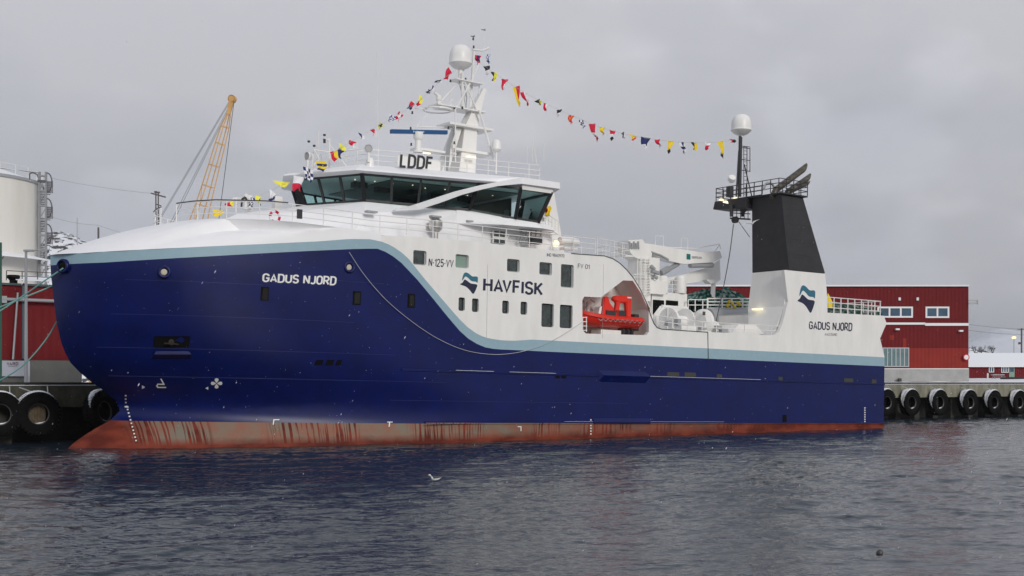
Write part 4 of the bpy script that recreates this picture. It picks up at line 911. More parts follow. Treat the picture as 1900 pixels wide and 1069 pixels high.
def qbox(mb, x0_, x1_, y0_, y1_, z0_, z1_, mi=0):
    vs = [Q(x, y, z) for z in (z0_, z1_) for y in (y0_, y1_) for x in (x0_, x1_)]
    return mb.add(vs, [(0, 2, 3, 1), (4, 5, 7, 6), (0, 1, 5, 4), (2, 6, 7, 3), (0, 4, 6, 2), (1, 3, 7, 5)], mi)
quay = struct(MB(), 'quay', 'concrete')
qbox(MB(), 30, 200, 9.3, 9.9, 2.35, 3.80).build('quay_beam', 'concrete', quay); qbox(MB(), -60, 30, 9.3, 9.9, 2.35, 3.80).build('quay_beam', 'mottled', quay)
qbox(MB(), -60, 200, 12.5, 12.8, -2, 3.8).build('back_wall', 'wetdark', quay)
qbox(MB(), -60, 200, 9.9, 12.5, 3.3, 3.5).build('soffit', 'wetdark', quay)
qbox(MB(), -60, 200, 9.28, 9.62, 3.80, 3.84).build('snow_strip', 'snow', quay)
qbox(MB(), -60, 200, 9.40, 9.62, 3.885, 4.02).build('edge_timber', 'wetdark', quay)
qbox(MB(), -60, 200, 9.62, 10.3, 3.80, 3.9).build('snow_strip', 'snow', quay)
k = -40
while k < 130:
    if k < 2 or k > 66:
        qbox(MB(), k-.45, k+.45, 10.0, 11.0, -2, 2.35).build('pile', 'piles', quay); qbox(MB(), k+1.2, k+1.4, 9.45, 9.6, 3.84, 3.9).build('timber_block', 'wetdark', quay)
    k += 3.4
# tyres as fenders
M['galv0'] = mat('dull rim steel', (.10, .10, .10), .5, metal=.4)
M['rubber'] = mat('worn black rubber', (.005, .005, .0055), .8, spec=.12, var=.3, vscale=4, bump=.02, bscale=10)
def tyre_parts(Rr, wd):
    mb = MB(); prof = [(.50, -.26), (.50, -.40), (.62, -.5), (.80, -.52), (.95, -.46), (1.0, -.34), (1.0, .34), (.95, .46), (.80, .52), (.62, .5), (.50, .40), (.50, .26), (.50, -.26)]
    mb.lathe([(r*Rr, h*wd) for r, h in prof], (0, 0, 0), (0, 1, 0), 44)
    n = 34
    for i in range(n):
        for sgn in (-1, 1):
            a = 2*math.pi*(i+.5*(sgn > 0))/n; da = .055
            q = []
            for rr, aa, h in ((.985, a-da, 0.03), (.985, a+da, .03), (.985, a+da-.07, .53), (.985, a-da-.07, .53), (1.045, a-da, .03), (1.045, a+da, .03), (1.03, a+da-.07, .50), (1.03, a-da-.07, .50)):
                q.append((rr*Rr*math.cos(aa), sgn*h*wd, rr*Rr*math.sin(aa)))
            mb.add(q, [(0, 1, 2, 3), (4, 7, 6, 5), (0, 4, 5, 1), (1, 5, 6, 2), (2, 6, 7, 3), (3, 7, 4, 0)])
            q = []
            for rr, aa, h in ((.84, a-da*.8, .50), (.84, a+da*.8, .50), (1.03, a+da-.07, .44), (1.03, a-da-.07, .44), (.84, a-da*.8, .545), (.84, a+da*.8, .545), (1.03, a+da-.07, .51), (1.03, a-da-.07, .51)):
                q.append((rr*Rr*math.cos(aa), sgn*h*wd, rr*Rr*math.sin(aa)))
            mb.add(q, [(0, 1, 2, 3), (4, 7, 6, 5), (0, 4, 5, 1), (1, 5, 6, 2), (2, 6, 7, 3), (3, 7, 4, 0)])
    rim = MB(); rim.lathe([(.505*Rr, -.40*wd), (.46*Rr, -.36*wd), (.46*Rr, -.30*wd), (.50*Rr, -.22*wd)], (0, 0, 0), (0, 1, 0), 36)
    sn = MB(); rs = random.Random(3); n = 110; g = []
    for i in range(n+1):
        a = math.radians(38+162*i/n); f = min(1, 2.2*math.sin(math.pi*min(1, i/n)))*(1 if i < n*.55 else 1-.55*(i/n-.55)/.45); tooth = .16 if i % 3 == 0 else 0.
        row = []; cut = .5-max(0, i/n-.5)/.5*.85*rs.uniform(.8, 1.1)
        for h in (-.50, -.34, -.1, .2, .5):
            rr = 1.05+(.05*f if abs(h) < .4 else .0)+rs.uniform(-.015, .015); hh = h
            hh = min(h, cut) if h > -.3 else h
            if h == -.5: hh = min(-.30, -.52*f+tooth+rs.uniform(-.08, .08)); rr = 1.045
            row.append((rr*Rr*math.cos(a), hh*wd, rr*Rr*math.sin(a)))
        g.append(row)
    sn.v = [p for r in g for p in r]
    for i in range(n):
        for j in range(4):
            if i > n*.5 and i % 3 == 0 and j < 2: continue
            a = i*5+j; sn.f.append((a, a+1, a+6, a+5)); sn.m.append(0)
    for i in range(16):
        q = []
        for a in (math.radians(236+i*5), math.radians(241+i*5)):
            for rr, h in ((.495, -.30), (.40+.07*abs(i-8)/8, -.26)): q.append((rr*Rr*math.cos(a), h*wd, rr*Rr*math.sin(a)))
        sn.add(q, [(0, 1, 3, 2)])
    return mb, rim, sn
TY0 = None
def place_tyre(px, pyc, yq, label, tilt=None):
    global TY0
    # find plan x on the quay face whose sight line is px
    d = ((px-CX)/F); # solve O + .8x -.6y over O+.6x+.8y = d
    x = (d*(O_[1]+.8*yq)-O_[0]+.6*yq)/(.8-.6*d); p = Q(x, yq, 0); z = CAMH+(HZ-pyc)/F*p[1]
    if TY0 is None:
        r = empty('tyre_fender', label, 'tyre', 'tyre fenders hung along the quay', at=(p[0], p[1], z))
        a, b, c = tyre_parts(1.40, .84); a.build('tread', 'rubber', r, smooth='auto'); b.build('rim', 'galv0', r, smooth=True); c.build('snow_cap', 'snow', r, smooth='auto')
        ch = MB(); ch.bar((-.55, -.3, 1.5), (-1.1, .2, 1.75), .04, 6); ch.bar((.6, -.3, 1.45), (.75, .3, 1.8), .04, 6); ch.build('chain', 'grey', r)
        TY0 = r
    else:
        r = dup(TY0); r['label'] = label; r.location = (p[0], p[1], z)
    r.rotation_euler = (0, 0, math.atan2(.6, .8)) if tilt is None else tilt
    return r
place_tyre(69, 768, 8.7, 'huge snow topped tyre with a wooden slatted centre on the dark quay by the bow')
place_tyre(-2, 769, 8.7, 'huge black tyre cut by the frame edge, beside the tyre with wooden centre')
r_ = place_tyre(188, 764, 8.3, 'tilted snowy tyre squeezed between the quay and the bow of the trawler', (math.radians(-8), math.radians(30), math.atan2(.6, .8)+.5))
for px, l in ((1642, 'tyre half hidden behind the stern of the trawler'), (1688, 'first whole snow topped tyre astern of the trawler'), (1740, 'second whole snow topped tyre astern of the trawler'), (1796, 'tyre hanging below the right corner of the big red building'), (1841, 'tyre hanging below the picnic table on the quay'), (1888, 'last tyre on the quay, under the low red house door')):
    place_tyre(px, 747, 8.7, l)
# slatted timber behind the first tyre
t_ = place_tyre.__defaults__; x = -1
tb = MB(); r0 = [o for o in bpy.data.objects if o.name.startswith('tyre_fender')][0]
for k in range(7): tb.box(-.62+k*.18, -.46+k*.18, .25, .32, -.75, .75)
c1 = tb.build('timber_slats', mat('pale weathered slats', (.16, .12, .075), .8, var=.3, vscale=5), r0)
# cladding
def clad(name, col, period=.32, axis='X', var=.1):
    m = mat(name, col, .65, var=var, vscale=.6, spec=.2); t = m.node_tree; b = t.nodes['Principled BSDF']
    tc = N(t, 'ShaderNodeTexCoord'); w = N(t, 'ShaderNodeTexWave'); w.wave_type = 'BANDS'; w.bands_direction = axis; w.inputs['Scale'].default_value = 1/period*.314; w.inputs['Distortion'].default_value = 0
    t.links.new(tc.outputs['Object'], w.inputs[0]); u = N(t, 'ShaderNodeBump'); u.inputs['Distance'].default_value = .022; t.links.new(w.outputs['Fac'], u.inputs['Height']); t.links.new(u.outputs[0], b.inputs['Normal'])
    return m
M['redclad'] = clad('dark red corrugated cladding', (.135, .0065, .009), .5)
M['redclad2'] = clad('faded red cladding', (.24, .022, .016), .5)
M['redpaint'] = clad('red boarded wall', (.14, .009, .013), .35)
M['trim'] = mat('white trim', (.75, .75, .75), .5)
M['winblue'] = mat('blue grey window glass', (.04, .09, .14), .08, spec=.8, var=.4, vscale=.4)
M['tealglass'] = mat('teal shopfront glass', (.13, .22, .23), .1, spec=.8, var=.35, vscale=.5)
# ---- big red building
DB = 172.
rbld = empty('red_warehouse', 'long dark red corrugated warehouse behind the trawler stern, white trim and concrete base', 'building', at=D(1540, 707, DB))
OFFB = D(1540, 707, DB)
def dbox(a, b, c, d, dist, th, name, mt, parent, off, out=0.):
    p, q = D(a, d, dist-out), D(b, c, dist-out); return MB().box(p[0], q[0], dist-out, dist-out+th, p[2], q[2]).build(name, mt, parent, off)
dbox(1270, 1797, 532, 684.5, DB, 30, 'wall', 'redclad', rbld, OFFB)
dbox(1686, 1796.6, 646, 684, DB, .05, 'faded_panel', 'redclad2', rbld, OFFB, .05)
dbox(1270, 1798, 685, 708, DB, 30, 'base', 'plinth', rbld, OFFB, .15)
dbox(1268, 1798.5, 528.6, 531.4, DB, 30.6, 'roof_edge', 'trim', rbld, OFFB, .3)
dbox(1640, 1717, 598.5, 602.5, DB, .15, 'trim_band', 'trim', rbld, OFFB, .15); dbox(1717, 1797.5, 599.5, 604.5, DB, .2, 'trim_band', 'trim', rbld, OFFB, .2)
dbox(1638, 1797.5, 683.6, 685.2, DB, .25, 'trim_band', 'trim', rbld, OFFB, .22)
def window(a, b, c, d, n, dist, parent, off, gl='winblue', fr=.18, name='window', mt='trim', th=.12):
    f = MB(); p, q = D(a, d, dist-th), D(b, c, dist-th); y0_ = dist-th
    f.box(p[0], q[0], y0_, dist, p[2], p[2]+fr); f.box(p[0], q[0], y0_, dist, q[2]-fr, q[2])
    for i in range(n+1):
        x = p[0]+(q[0]-p[0]-fr)*i/n; f.box(x, x+fr, y0_+.004, dist, p[2]+fr, q[2]-fr)
    w = f.build(name, mt, parent, off); MB().box(p[0]+.02, q[0]-.02, y0_+.06, y0_+.09, p[2]+.02, q[2]-.02).build('pane', gl, w, off); return w
window(1628, 1694, 569, 589.5, 3, DB, rbld, OFFB, fr=.22); window(1717.5, 1761.5, 569, 590, 2, DB, rbld, OFFB, fr=.22)
window(1638, 1687, 645, 681, 6, DB, rbld, OFFB, 'tealglass', .13, 'shopfront_window', 'grey')
for px in (1669.5, 1703): dbox(px-2, px+2, 552, 557.5, DB, .2, 'wall_vent', 'trim', rbld, OFFB, .2)
for px, py in ((1666, 611), (1784, 614)): dbox(px-3.5, px+3.5, py-1.5, py+1.5, DB, .5, 'wall_lamp', 'trim', rbld, OFFB, .5)
c = D(1793, 663, DB-.4); MB().lathe([(0, -.05), (.30, -.05), (.30, 0)], c, (0, 1, 0), 20).build('sign_face', 'trim', rbld, OFFB); MB().lathe([(.28, 0), (.28, -.03), (.42, -.03), (.42, .05)], c, (0, 1, 0), 20).build('sign_rim', 'f_red', rbld, OFFB)
MB().bar(D(1797, 557.5, DB-.2), D(1814, 557.5, DB-.2), .08, 5).bar(D(1797, 563, DB-.2), D(1813, 562, DB-.2), .12, 5).bar(D(1813.5, 556.5, DB-.2), D(1813.5, 565, DB-.2), .1, 5).build('roof_bracket', 'grey', rbld, OFFB)
dbox(1668, 1673, 702, 708, DB, .6, 'vent_box', 'dark', rbld, OFFB, .9)
# faint scuffs on the cladding
dbox(1675, 1682, 628, 646, DB, .03, 'patch_panel', 'redclad2', rbld, OFFB, .03); dbox(1651, 1659, 622, 631, DB, .03, 'patch_panel', 'redclad2', rbld, OFFB, .03)
# ---- rising snowy yard on the right
sb2 = MB(); pts_ = []
for i in range(41):
    xx = 50+i*1.6
    for j, (yy, zz2) in enumerate(((168, 3.85), (172, 4.15), (182, 4.45), (196, 4.62), (216, 4.75), (260, 4.9))): sb2.v.append((xx*(1+(yy-168)/400), yy, zz2+(rnd.uniform(-.05, .05) if j else 0)))
for i in range(40):
    for j in range(5): a = i*6+j; sb2.f.append((a, a+6, a+7, a+1)); sb2.m.append(0)
struct(sb2, 'snow_ground', 'snow', smooth=True)
# ---- low red house
DH = 205.; oh = D(1850, 706, DH); hs = empty('red_boathouse', 'low red wooden house with a snow covered roof right of the red warehouse', 'house', at=oh)
dbox(1788, 1990, 676, 707, DH, 9, 'wall', 'redpaint', hs, oh)
p, q = D(1782, 677.6, DH-.6), D(1996, 655, DH+4.5)
rr = MB(); x0h, x1h = p[0], q[0]+3; rr.prism([(x0h, DH-.6, p[2]), (x0h, DH+4.5, q[2]), (x0h, DH+10, p[2]), (x0h, DH+10, p[2]-.25), (x0h, DH+4.5, q[2]-.3), (x0h, DH-.6, p[2]-.3)], (x1h-x0h, 0, 0)); rr.build('roof', 'snow', hs, oh)
dbox(1782, 1990, 677.8, 679.3, DH, .1, 'gutter', 'trim', hs, oh, .62)
window(1835, 1844.5, 680.8, 691, 2, DH, hs, oh, fr=.1); window(1858, 1871.5, 680.8, 691.5, 3, DH, hs, oh, fr=.1)
dr = dbox(1872.5, 1882.5, 680.5, 701.5, DH, .12, 'door', 'panelight', hs, oh, .12); dbox(1874, 1881, 682, 690, DH, .03, 'pane', 'winblue', dr, oh, .15)
window(1905, 1915, 681, 691, 2, DH, hs, oh, fr=.1)
c = D(1851, 703.5, 190); pt = MB(); pt.box(c[0]-.85, c[0]+.85, 189.6, 190.4, c[2]+.55, c[2]+.62); pt.box(c[0]-.85, c[0]+.85, 189.1, 189.3, c[2]+.28, c[2]+.33)
for s__ in (-.6, .6): pt.bar((c[0]+s__, 189.2, c[2]-.1), (c[0]+s__, 190.1, c[2]+.55), .05); pt.bar((c[0]+s__, 190.8, c[2]-.1), (c[0]+s__, 189.9, c[2]+.55), .05)
pt.box(c[0]-.85, c[0]+.85, 189.55, 190.45, c[2]+.62, c[2]+.7)
lone(pt, 'picnic_table', 'grey', 'snowy picnic table in front of the low red house', 'table', at=c)
c = D(1832.5, 702, 188); lone(MB().lathe([(0, .75), (.1, .74), (.12, .6), (.11, -.2)], c, n=10), 'mooring_post', 'trim', 'short white post on the snowy quay near the red warehouse corner', 'post', at=c)
# cable reels / timber pile at right edge
tp_ = MB(); c = D(1885, 705, 186)
for k in range(4): tp_.bar((c[0]-2.2+.2*k, 186+.35*k, c[2]+.25), (c[0]+2.4, 186+.35*k, c[2]+.28), .16, 7)
lone(tp_, 'timber_pile', 'wetdark', 'dark stack of logs on the quay under the low house', 'timber', at=c)
# ---- mountains and rocky hill
def ridge(name, dist, pts, depth, mt, seed, rough, nx=160, ny=26, **kw):
    rs = np.random.RandomState(seed); xs = np.linspace(pts[0][0], pts[-1][0], nx); tops = np.interp(xs, [p[0] for p in pts], [p[1] for p in pts])
    nz = np.zeros((nx, ny))
    for o in range(1, 7):
        g = rs.randn(3*2**o+3, 2**o+3); gx = np.linspace(0, 3*2**o+1.99, nx); gy = np.linspace(0, 2**o+1.99, ny)
        ix = gx.astype(int); iy = gy.astype(int); fx_ = (gx-ix)[:, None]; fy = (gy-iy)[None]
        nz += (g[ix][:, iy]*(1-fx_)*(1-fy)+g[ix+1][:, iy]*fx_*(1-fy)+g[ix][:, iy+1]*(1-fx_)*fy+g[ix+1][:, iy+1]*fx_*fy)/2**o
    mb = MB()
    for i in range(nx):
        for j in range(ny):
            f = j/(ny-1); y = dist+depth*f; h = (CAMH+(HZ-tops[i])/F*(dist+depth*.8))-3.8
            z = 3.8-.5+h*math.sin(min(1, f*1.25)*math.pi/2)**.8*(1 if f < .8 else 1-(f-.8)*2)+nz[i, j]*rough*min(1, f*4)
            mb.v.append(((xs[i]-CX)/F*y, y, z))
    for i in range(nx-1):
        for j in range(ny-1): a = i*ny+j; mb.f.append((a, a+ny, a+ny+1, a+1)); mb.m.append(0)
    return struct(mb, name, mt, smooth=True)
def rock_mat(name, a, b, lo, hi, sc, st=(1, 1, 1)):
    m = mat(name, a, .85, col2=b, vscale=sc, stretch=st); k = m.node_tree.nodes['Color Ramp'].color_ramp.elements; k[0].position = lo; k[1].position = hi; return m
M['rocksnow'] = rock_mat('snow streaked rock', (.06, .055, .05), (.72, .74, .78), .45, .50, .35, (1, 1, 2.5))
M['farsnow'] = rock_mat('far snow slope', (.50, .53, .58), (.72, .75, .80), .3, .7, .004)
ridge('rocky_hill', 330, [(60, 470), (85, 432), (92, 425), (110, 427), (128, 434), (140, 438), (152, 447), (175, 452), (330, 470), (420, 520)], 60, 'rocksnow', 3, .7)
ridge('hill', 420, [(1700, 690), (1740, 660), (1800, 641), (1815, 648), (1830, 644), (1840, 655), (1900, 662), (2000, 668)], 30, 'rocksnow', 5, 1.0)
ridge('mountain', 3600, [(1500, 700), (1700, 672), (1780, 636), (1820, 620), (1840, 613), (1862, 610), (1900, 612), (1960, 606), (2100, 620), (2400, 640)], 900, 'farsnow', 8, 18)
ridge('mountain', 4200, [(-700, 560), (-300, 520), (0, 560), (400, 640), (1000, 668), (1600, 676)], 900, 'farsnow', 9, 18)
# bare trees right
M['bark'] = mat('bare twig bark', (.06, .05, .045), .9)
def bare_tree(px, pb, pt_, dist, label, seed):
    rs = random.Random(seed); p = Vector(D(px, pb, dist)); H_ = (pb-pt_)/F*dist; tr = MB(); br_ = MB()
    tr.bar(p, p+Vector((0, 0, H_*.35)), .12, 6, r2=.08)
    def grow(q, d, l, r, n):
        e_ = q+d*l; (br_).bar(q, e_, r, 4, r2=r*.6)
        if n:
            for _ in range(3): grow(q+d*l*rs.uniform(.5, 1), (d+Vector((rs.uniform(-.7, .7), rs.uniform(-.7, .7), rs.uniform(-.1, .5)))).normalized(), l*.68, r*.6, n-1)
    for _ in range(7): grow(p+Vector((0, 0, H_*rs.uniform(.1, .35))), Vector((rs.uniform(-.8, .8), rs.uniform(-.8, .8), 1)).normalized(), H_*.24, .035, 4)
    t_ = empty('bare_tree', label, 'tree', 'bare trees behind the low house', at=p); tr.build('trunk', 'bark', t_, p); br_.build('crown', 'bark', t_, p)
bare_tree(1808, 660, 637, 300, 'small bare tree close to the red warehouse wall', 1); bare_tree(1821, 662, 636, 300, 'middle bare tree rising over the snowy roof', 2); bare_tree(1842, 664, 632, 300, 'widest bare tree rising over the snowy roof', 3)
# power pole and street lamp right
def pole(name, cat, label, segs, dist, mt='grey', extra=None):
    mb = MB(); 
    for a, b, r in segs: mb.bar(D(*a, dist), D(*b, dist), r, 7)
    return lone(mb, name, mt, label, cat, at=D(*segs[0][0], dist))
M['polewood'] = mat('grey pole wood', (.10, .09, .085), .8)
pole('power_pole', 'pole', 'wooden power pole with a crossarm at the far right edge', [((1895.5, 705), (1895.5, 609), .16), ((1888, 611), (1903, 611), .09), ((1892, 635), (1892, 639), .3)], 260, 'polewood')
c = D(1881.4, 705, 240); sl_ = empty('street_lamp', 'lit street lamp glowing orange above the low red house', 'street lamp', at=c); MB().bar(c, D(1881.4, 628, 240), .08, 7).build('pole', 'grey', sl_, c)
MB().lathe([(0, -.2), (.35, -.1), (.35, .1), (0, .2)], D(1881.4, 626.5, 240), n=12).build('lamp_head', emit('orange lamp glow', (1, .55, .2), 3), sl_, c)
def wire(pts, dist, label, r=.02, n=10, name='overhead_wire'):
    a, b = pts; mb = MB(); q = []
    for i in range(n+1):
        t = i/n; q.append(D(a[0]+(b[0]-a[0])*t, a[1]+(b[1]-a[1])*t+ (4*t*(1-t))*pts_s, dist))
    return lone(mb.path(q, r, 4), name, 'wire', label, 'wire', 'overhead power wires', at=q[0])
pts_s = 3.
wire(((1797, 602), (1960, 612)), 258, 'upper power wire running right from the red warehouse', .035); wire(((1797, 613), (1960, 622)), 258, 'lower power wire running right from the red warehouse', .035)
wire(((97, 331), (284, 359)), 200, 'thin wire from the tank stair tower to the twin pole', .02); wire(((97, 403), (182, 418)), 200, 'low thin wire between the tank and the short pole', .02); wire(((182, 418), (292, 446)), 200, 'sagging thin wire right of the short pole', .02)
pole('twin_utility_pole', 'pole', 'twin legged wooden utility pole with crossarm beyond the foredeck', [((289.2, 500), (289.2, 357), .10), ((294, 500), (293.6, 358), .10), ((280, 358.5), (307.5, 366), .11), ((289, 378.5), (299, 382), .08), ((289, 355), (289, 357.5), .25), ((294, 356), (294, 358.5), .25)], 195, 'polewood')
pole('short_pole', 'pole', 'plain grey pole standing on the rocky hill near the tank', [((143.5, 470), (143.5, 404), .1)], 210, 'grey'); pole('short_pole', 'pole', 'short brown pole just right of the rocky hill', [((182.5, 480), (182.5, 422), .16)], 210, 'polewood')
# ---- tank
M['tank'] = mat('cream tank steel', (.66, .64, .58), .55, col2=(.74, .72, .67), vscale=.35, stretch=(1, 1, .2))
DT = 135.; sc_ = F/DT; rT = 9.2; cT = Vector(((70-CX)/F*DT-rT*1.0, DT+0, 3.9)); zT = CAMH+(HZ-338)/F*DT
tk = empty('storage_tank', 'tall cream storage tank with a snow covered conical roof at the left', 'tank', at=cT)
MB().lathe([(rT, 0), (rT, zT-3.9)], cT, n=96).build('shell', 'tank', tk, cT, smooth=True)
MB().lathe([(rT+.12, zT-4.15), (rT+.12, zT-3.85), (rT-.1, zT-3.8)], cT, n=96).build('rim', 'grey', tk, cT, smooth='auto')
MB().lathe([(rT-.1, zT-3.82), (0, zT-3.9+3.2)], cT, n=64).build('roof', 'snow', tk, cT, smooth=True)
sm = MB()
for a in (-52, -80, -100): sm.bar(cT+Vector((rT*math.cos(math.radians(a)), rT*math.sin(math.radians(a)), 0)), cT+Vector((rT*math.cos(math.radians(a)), rT*math.sin(math.radians(a)), zT-3.9)), .035, 4)
sm.build('seam', 'tank', tk, cT)
rl_ = [cT+Vector(((rT-.1)*math.cos(math.radians(a)), (rT-.1)*math.sin(math.radians(a)), zT-3.8)) for a in range(-180, 181, 12)]
railing([tuple(p) for p in rl_], 1.1, 1.9, 2, .03, 'roof_railing', 'white', tk, .03, cT)
zb = CAMH+(HZ-483)/F*DT
cn = MB()
for i in range(24):
    a0, a1 = (math.radians(-170+i*7), math.radians(-170+(i+1)*7))
    q = [cT+Vector((r*math.cos(a), r*math.sin(a), zb-3.9+h)) for a in (a0, a1) for r, h in ((rT, .35), (rT+1.9, -.1), (rT, .2), (rT+1.9, -.25))]
    cn.add(q, [(0, 1, 5, 4), (2, 6, 7, 3), (1, 3, 7, 5)])
cn.build('canopy', 'snow', tk, cT)
cb = MB()
for a in (-110, -85, -60, -40): 
    u = Vector((math.cos(math.radians(a)), math.sin(math.radians(a)), 0)); cb.bar(cT+u*rT+Vector((0, 0, zb-5.2)), cT+u*(rT+1.8)+Vector((0, 0, zb-4.2)), .06)
cb.build('canopy_bracket', 'polewood', tk, cT)
# stair tower
DS = 133.; cS = D(85, 700, DS); stw = empty('stair_tower', 'grey steel stair tower with spiral steps beside the cream tank', 'stair tower', at=cS)
M['galv'] = mat('galvanised steel', (.33, .34, .35), .5, metal=.4); M['galvd'] = mat('dull dark steel stair', (.10, .10, .11), .6)
fr = MB()
for px in (72, 74.5, 84.5, 86): 
    for dd in (0, 2.0): fr.bar(D(px, 640, DS+dd), D(px, 319, DS+dd), .09, 5)
for k in range(12):
    py = 326+k*27.5; fr.bar(D(71, py, DS), D(87, py+1, DS), .12, 5); fr.bar(D(72, py+27, DS), D(86, py+3, DS), .05, 5)
fr.build('frame', 'galv', stw, cS)
tr_ = MB()
for k in range(3):
    y0_ = 321+k*47.5; q = []
    for i in range(15):
        t = i/14; a = -math.pi/2+t*math.pi*1.0; q.append(D(87+9.5*math.cos(a), y0_+20+(18)*math.sin(a)*1.0-2, DS))
    tr_.path(q, .07, 5)
    for i in range(8):
        tr_.bar(D(86, y0_+17+i*3.2, DS), D(97.5-i*.6, y0_+17.5+i*3.2, DS), .06, 4)
    for i in range(5): tr_.bar(D(97.5-i*2.4, y0_+15, DS), D(97.5-i*2.4, y0_+38-i*.5, DS), .04, 4)
    for i in range(9): tr_.bar(D(75, y0_+25+i*3.0+12, DS), D(84, y0_+25+i*3.0+12, DS), .06, 4)
tr_.build('stair_flight', 'galvd', stw, cS)
fr2 = MB(); fr2.path([D(55, 333, DS), D(55, 322, DS), D(61, 320.5, DS), D(69, 324, DS), D(72, 331, DS)], .07, 5); fr2.bar(D(70, 336, DS), D(86, 337, DS), .16, 5)
fr2.bar(D(0, 312, DS), D(70, 321, DS), .04, 4); fr2.build('top_gangway', 'galvd', stw, cS)
# ---- left red building
lbx = empty('red_workshop', 'dark red workshop building behind the bow with grey trim and concrete base', 'building', at=Q(-8, 24, 3.9)); ol = Q(-8, 24, 3.9)
def onq(px, py, y):   # point on the level plan line y (parallel to the quay)
    d = (px-CX)/F; x = (d*(O_[1]+.8*y)-O_[0]+.6*y)/(.8-.6*d); return x, CAMH+(HZ-py)/F*(O_[1]+.6*x+.8*y)
def lb_(a, b, c, d, y, th, name, mt, par=lbx, off=ol):
    x1_, z1_ = onq(a, d, y); x2_, _ = onq(b, d, y); _, z2_ = onq(a, c, y)
    return qbox(MB(), x1_, x2_, y, y+th, z1_, z2_).build(name, mt, par, off)
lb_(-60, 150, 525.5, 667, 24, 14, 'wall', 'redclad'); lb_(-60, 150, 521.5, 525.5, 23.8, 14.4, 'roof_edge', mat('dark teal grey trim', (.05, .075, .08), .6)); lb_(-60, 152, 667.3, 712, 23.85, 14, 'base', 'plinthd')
lb_(41.5, 49.5, 525.5, 666, 23.8, .19, 'corner_post', mat('blue grey post', (.07, .10, .12), .6)); 
sr = MB(); x1_, z1_ = onq(30, 521, 24); x2_, _ = onq(160, 521, 24); sr.add([Q(x1_, 24, z1_+.05), Q(x2_, 24, z1_+.05), Q(x2_, 30, z1_+.9), Q(x1_+1.4, 30, z1_+.9)], [(0, 1, 2, 3)]); sr.build('snow_roof', 'snow', lbx, ol)
x_, z_ = onq(5, 555, 23.5); x2_, z2_ = onq(118, 561, 23.5); pp = MB(); pp.bar(Q(x_, 23.5, z_), Q(x2_, 23.5, z_), .13, 8); pp.build('pipe', 'galv', lbx, ol); lb_(2, 13, 549, 562, 23.4, .4, 'bracket_box', 'galv')
fs = MB(); a = onq(24, 667, 23); b = onq(33, 543, 23); fs.bar(Q(a[0], 23, a[1]), Q(b[0], 23, b[1]), .08, 6); fs.build('leaning_pole', 'galv', lbx, ol)
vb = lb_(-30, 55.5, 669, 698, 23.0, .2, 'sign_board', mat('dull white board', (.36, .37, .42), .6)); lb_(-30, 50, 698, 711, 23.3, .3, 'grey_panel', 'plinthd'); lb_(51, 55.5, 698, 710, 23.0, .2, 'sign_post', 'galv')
v, f = text_mesh('VARD', .02, 1.3); mb = MB(); vs = []
for u, w, ks in v:
    x_, z_ = onq(12.5+21.5*u, 678-6*w, 22.98); vs.append(Q(x_, 22.98, z_))
mb.add(vs, f); mb.build('sign_lettering', mat('dark red sign ink', (.08, .01, .04), .5), vb, ol)
lb_(14.5, 32, 679.2, 679.8, 22.97, .02, 'sign_underline', 'dark')
c = Q(*onq(18, 710, 18)[:1], 18, 3.9); hm = MB().lathe([(0, .75), (.5, .5), (.9, .2), (1.2, 0)], c, n=14)
# lamp post left
x_, z_ = onq(48.3, 709, 20); a = Q(x_, 20, 3.9); x2_, zt = onq(48.3, 467, 20); lp0 = empty('street_lamp', 'unlit grey lamp post in front of the red workshop', 'street lamp', at=a)
MB().bar(a, (a[0], a[1], zt), .14, 8, r2=.09).build('pole', 'galv', lp0, a)
b = Vector((a[0], a[1], zt)); MB().bar(b, b+Vector((.9, 0, .12)), .05, 6).box(b.x-.15, b.x+.55, a[1]-.15, a[1]+.15, b.z+.0, b.z+.14).build('lamp_head', 'galv', lp0, a)
x_, z_ = onq(1, 711, 21); a = Q(x_, 21, 3.9); x2_, zt = onq(1, 450, 21); lone(MB().bar(a, (a[0], a[1], zt), .1, 8), 'green_post', mat('dark green paint', (.02, .09, .06), .5), 'slim dark green post at the left edge', 'post', at=a)
# roof railing and vent on the workshop
x1_, z1_ = onq(12, 520, 26); x2_, z2_ = onq(98, 520, 26)
railing([Q(x1_, 26, z1_), Q(x2_, 26, z1_)], .75, 1.2, 2, .035, 'roof_railing', 'polewood', lbx, .04, ol); 
x1_, z1_ = onq(25, 519, 25.5); MB().lathe([(0, .42), (.45, .4), (.5, .2), (.3, 0), (.3, -.3)], Q(x1_, 25.5, z1_-.05), n=14).build('roof_vent', 'hole', lbx, ol)
# ---- yellow lattice crane
DC = 125.; M['craney'] = mat('ochre crane paint', (.66, .38, .13), .55, var=.15, vscale=.8)
cc = D(266, 708, DC); yc = empty('mobile_crane', 'ochre lattice boom crane towering beyond the foredeck', 'crane', at=cc)
bo = MB(); tp0 = Vector(D(424, 212, DC)); bt0 = Vector(D(290, 690, DC)); ax_ = (tp0-bt0).normalized(); L_ = (tp0-bt0).length; u_ = Vector((ax_.z, 0, -ax_.x)); w_ = Vector((0, 1, 0))
rot = math.radians(38); u2 = u_*math.cos(rot)+w_*math.sin(rot); w2 = -u_*math.sin(rot)+w_*math.cos(rot)
def hw(t): return float(np.interp(t, [0, .15, .55, .66, .78, .9, .96, 1], [.3, .85, .68, .50, .41, .35, .28, .13]))
def cp(t, i): s1, s2 = ((-1, -1), (1, -1), (1, 1), (-1, 1))[i]; return bt0+ax_*L_*t+u2*s1*hw(t)+w2*s2*hw(t)
ts = [0, .15, .3, .45, .56, .645, .72, .80, .885, .95, 1]
